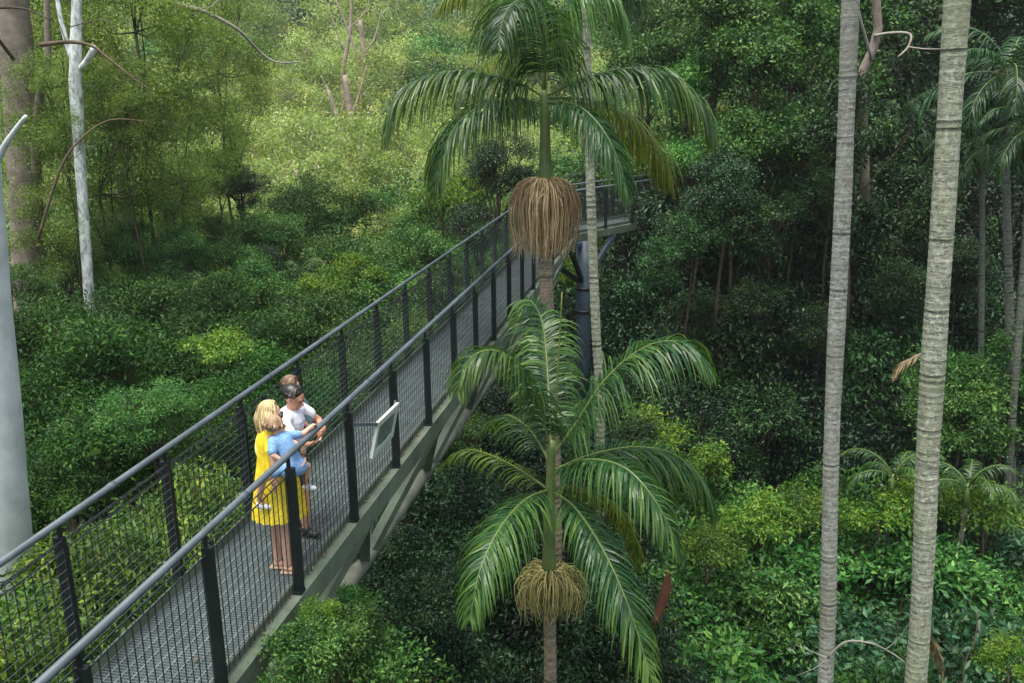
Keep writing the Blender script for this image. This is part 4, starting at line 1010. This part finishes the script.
# toddler in her arms
c1 = person('toddler in a blue dress with light brown hair in the arms of the woman', 6.97, -3.44)
b = bmesh.new(); h1 = V3(.075,-.165,1.455); f1 = V3(.75,.6,-.1)
capsule(b, (.19,-.20,1.13), (.21,-.13,1.13), .065); capsule(b, (.20,-.165,1.15), (.13,-.165,1.32), .075, .068); capsule(b, (.12,-.165,1.34), h1-V3(0,0,.03), .034, .034)
capsule(b, (.09,-.24,1.33), (.10,-.29,1.24), .030, .026); capsule(b, (.10,-.29,1.24), (.17,-.27,1.18), .025, .018); hand(b, (.172,-.268,1.18), (.7,.3,-.3), (0,1,0), .62)
capsule(b, (.17,-.09,1.34), (.23,.04,1.315), .030, .026); capsule(b, (.23,.04,1.315), (.255,.17,1.335), .025, .018); hand(b, (.256,.175,1.338), (.05,.95,.0), (0,0,-1), .62)
capsule(b, (.16,-.21,1.12), (-.03,-.27,1.00), .052, .038); capsule(b, (-.03,-.27,1.00), (-.105,-.215,.78), .036, .024); capsule(b, (-.105,-.215,.78), (-.08,-.215,.745), .024, .022)
capsule(b, (.22,-.12,1.10), (.235,.06,1.00), .050, .038); capsule(b, (.235,.06,1.00), (.19,.12,.80), .036, .024)
head(b, h1, f1, .86); fused('body', b, skin1, c1, .0055, 3); face(c1, h1, f1, .86, m_eye, m_lip)
b = bmesh.new(); capsule(b, (.19,-.165,1.16), (.13,-.165,1.33), .092, .083); capsule(b, (.08,-.235,1.345), (.088,-.275,1.27), .045, .042); capsule(b, (.15,-.10,1.345), (.205,-.01,1.325), .045, .038)
capsule(b, (.20,-.22,1.10), (.23,-.12,1.08), .092, .09); capsule(b, (.16,-.22,1.12), (.08,-.25,1.07), .065, .055)
fused('dress', b, blue_c, c1, .008, 3)
b = bmesh.new(); ell(b, h1+V3(-.012,-.008,.028), (.084,.074,.078), f1); fused('hair', b, brown_l, c1, .007, 2); locks(h1, f1, .86, 60, .055, .007, 8, .6, .096).build('hair_strands', brown_l, c1)
shoe(c1, (-.10,-.215,.755), (.8,.2,-.1), shoe_w, .72); shoe(c1, (.19,.12,.80), (.6,.5,-.2), shoe_w, .72)

# man leaning forward
mn = person('dark-haired man in a white shirt and dark shorts leaning forward beside the woman', 7.68, -3.53)
b = bmesh.new(); hm = V3(-.035,-.03,1.405); fm = V3(.93,-.05,-.38)
for A, K_, H in (((.0,-.07,.085),(.03,-.09,.50),(-.19,-.09,.86)), ((-.24,.12,.085),(-.14,.11,.50),(-.21,.09,.86))):
    capsule(b, A, V3(*A).lerp(V3(*K_), .65), .036, .056); capsule(b, V3(*A).lerp(V3(*K_), .65), K_, .056, .052); capsule(b, K_, H, .056, .09)
capsule(b, (-.2,-.08,.9), (-.2,.08,.9), .11); capsule(b, (-.2,0,.92), (-.14,0,1.10), .12, .125); capsule(b, (-.13,0,1.10), (-.10,0,1.19), .125, .12)
capsule(b, (-.10,-.16,1.225), (-.10,.16,1.225), .06); capsule(b, (-.09,0,1.24), hm-V3(.02,0,.05), .055, .052)
capsule(b, (-.10,-.20,1.22), (.02,-.25,1.01), .05, .042); capsule(b, (.02,-.25,1.01), (.10,-.04,.95), .04, .027); hand(b, (.103,-.035,.95), (.5,.8,.1), (-.3,.2,1), 1.1)
capsule(b, (-.10,.20,1.22), (.02,.36,1.04), .05, .042); capsule(b, (.02,.36,1.04), (.12,.22,1.02), .04, .027); hand(b, (.123,.215,1.02), (.6,-.7,.1), (-.5,-.6,0), 1.1)
head(b, hm, fm, 1.05); fused('body', b, skin2, mn, .0065, 4); face(mn, hm, fm, 1.05, m_eye, m_lip)
b = bmesh.new(); capsule(b, (-.2,-.05,.93), (-.2,.05,.93), .145); capsule(b, (-.18,0,.95), (-.11,0,1.17), .148, .145); capsule(b, (-.10,-.16,1.22), (-.10,.16,1.22), .078)
capsule(b, (-.11,-.19,1.225), (-.02,-.235,1.12), .075, .068); capsule(b, (-.11,.19,1.225), (-.04,.29,1.13), .075, .068); capsule(b, (-.09,0,1.25), (-.075,0,1.29), .075, .068)
fused('shirt', b, white_c, mn, .009, 3)
b = bmesh.new(); capsule(b, (-.2,-.07,.87), (-.2,.07,.87), .135)
capsule(b, (-.19,-.09,.84), (-.015,-.095,.58), .115, .085); capsule(b, (-.21,.09,.84), (-.155,.11,.56), .115, .09); fused('shorts', b, dark_c, mn, .009, 3)
b = bmesh.new(); ell(b, hm+V3(-.014,0,.054), (.106,.086,.088), fm); fused('hair', b, dark_h, mn, .008, 2); locks(hm, fm, 1.05, 80, .012, .008, 18, .3, .094).build('hair_strands', dark_h, mn)
shoe(mn, (.0,-.07,.085), (1,-.1,0), shoe_b, 1.15); shoe(mn, (-.24,.12,.085), (1,.1,0), shoe_b, 1.15)

# small child held by the man
c2 = person('reddish-haired small child in a grey shirt carried on the far side of the man', 7.76, -3.72)
b = bmesh.new(); h2 = V3(-.005,.185,1.415); f2 = V3(.95,.1,-.25)
capsule(b, (.12,.10,1.03), (.12,.19,1.03), .065); capsule(b, (.12,.15,1.05), (.05,.18,1.23), .076, .068); capsule(b, (.04,.185,1.25), h2-V3(0,0,.03), .034, .034)
capsule(b, (.08,.26,1.235), (.115,.27,1.13), .030, .026); capsule(b, (.115,.27,1.13), (.14,.22,1.04), .025, .018); hand(b, (.14,.218,1.038), (.3,-.4,-.6), (-1,0,0), .62)
capsule(b, (.06,.10,1.235), (.16,.02,1.13), .030, .026); capsule(b, (.16,.02,1.13), (.20,.06,1.05), .025, .018); hand(b, (.20,.062,1.048), (.2,.6,-.3), (-1,0,0), .62)
capsule(b, (.13,.10,1.00), (.17,.00,.87), .05, .037); capsule(b, (.17,.00,.87), (.12,.0,.68), .035, .023)
capsule(b, (.13,.17,1.00), (.26,.10,.99), .05, .037); capsule(b, (.26,.10,.99), (.18,.0,.94), .035, .024)
head(b, h2, f2, .9); fused('body', b, skin1, c2, .0055, 3); face(c2, h2, f2, .9, m_eye, m_lip)
b = bmesh.new(); capsule(b, (.12,.15,1.06), (.05,.18,1.24), .092, .085); capsule(b, (.065,.245,1.245), (.10,.265,1.165), .046, .042); capsule(b, (.05,.11,1.245), (.11,.06,1.18), .046, .042); fused('shirt', b, grey_c, c2, .008, 3)
b = bmesh.new(); capsule(b, (.12,.10,1.02), (.12,.19,1.02), .088); capsule(b, (.13,.10,1.00), (.155,.04,.93), .066, .056); capsule(b, (.13,.17,1.00), (.20,.13,.99), .066, .056); fused('shorts', b, plain('denim', (.09,.14,.22), .85, .15, .25, 20), c2, .008, 3)
b = bmesh.new(); ell(b, h2+V3(-.015,0,.032), (.090,.080,.080), f2); fused('hair', b, brown_r, c2, .007, 2); locks(h2, f2, .9, 70, .03, .008, 28, .4, .098).build('hair_strands', brown_r, c2)
shoe(c2, (.12,.0,.68), (.85,.1,-.2), shoe_w, .75); shoe(c2, (.18,.0,.94), (.4,-.8,-.1), shoe_w, .75)
# ------------------------------------------------------------------ light, sky, air
w = bpy.data.worlds.new('World'); sc.world = w; w.use_nodes = True
nt = w.node_tree; bg = nt.nodes['Background']; sky = nt.nodes.new('ShaderNodeTexSky')
sky.sky_type = 'NISHITA'; sky.sun_disc = False; sky.sun_elevation = R_(76); sky.sun_rotation = R_(-150)
sky.air_density = 1.0; sky.dust_density = 3.0; sky.ozone_density = 1.0
hs = nt.nodes.new('ShaderNodeHueSaturation'); hs.inputs['Saturation'].default_value = .5
nt.links.new(sky.outputs[0], hs.inputs['Color']); nt.links.new(hs.outputs[0], bg.inputs[0]); bg.inputs[1].default_value = .125
sun = bpy.data.lights.new('sun', 'SUN'); sun.energy = 2.9; sun.angle = R_(40); sun.color = (1, .96, .88)
so = link(bpy.data.objects.new('sun', sun))
# sun stands ahead and to the left, high up
sd = Vector((math.sin(R_(-150))*math.cos(R_(76)), math.cos(R_(-150))*math.cos(R_(76)), math.sin(R_(76))))
so.rotation_euler = sd.to_track_quat('Z', 'Y').to_euler()

def haze():
    m, nt, ns, lk = mat('haze')
    v = N(ns, 'ShaderNodeVolumePrincipled', Density=.00035); v.inputs['Color'].default_value = (.86,.93,.95,1); v.inputs['Anisotropy'].default_value = .2
    o = ns.new('ShaderNodeOutputMaterial'); lk.new(v.outputs[0], o.inputs['Volume'])
    mb = MB(); mb.box((0, 90, 28), Vector((170,0,0)), Vector((0,145,0)), Vector((0,0,42)))
    h = mb.build('haze', m, smooth=False); tag(h, kind='stuff')
HAZE = True
if HAZE: haze()

sc.view_settings.view_transform = 'Standard'; sc.view_settings.look = 'None'; sc.view_settings.gamma = 1
sc.view_settings.use_curve_mapping = False; sc.view_settings.exposure = 1.08
cy = sc.cycles
cy.max_bounces = 6; cy.diffuse_bounces = 3; cy.glossy_bounces = 2; cy.transmission_bounces = 2; cy.volume_bounces = 1; cy.transparent_max_bounces = 4
cy.use_denoising = True; cy.use_adaptive_sampling = True; cy.adaptive_threshold = .02
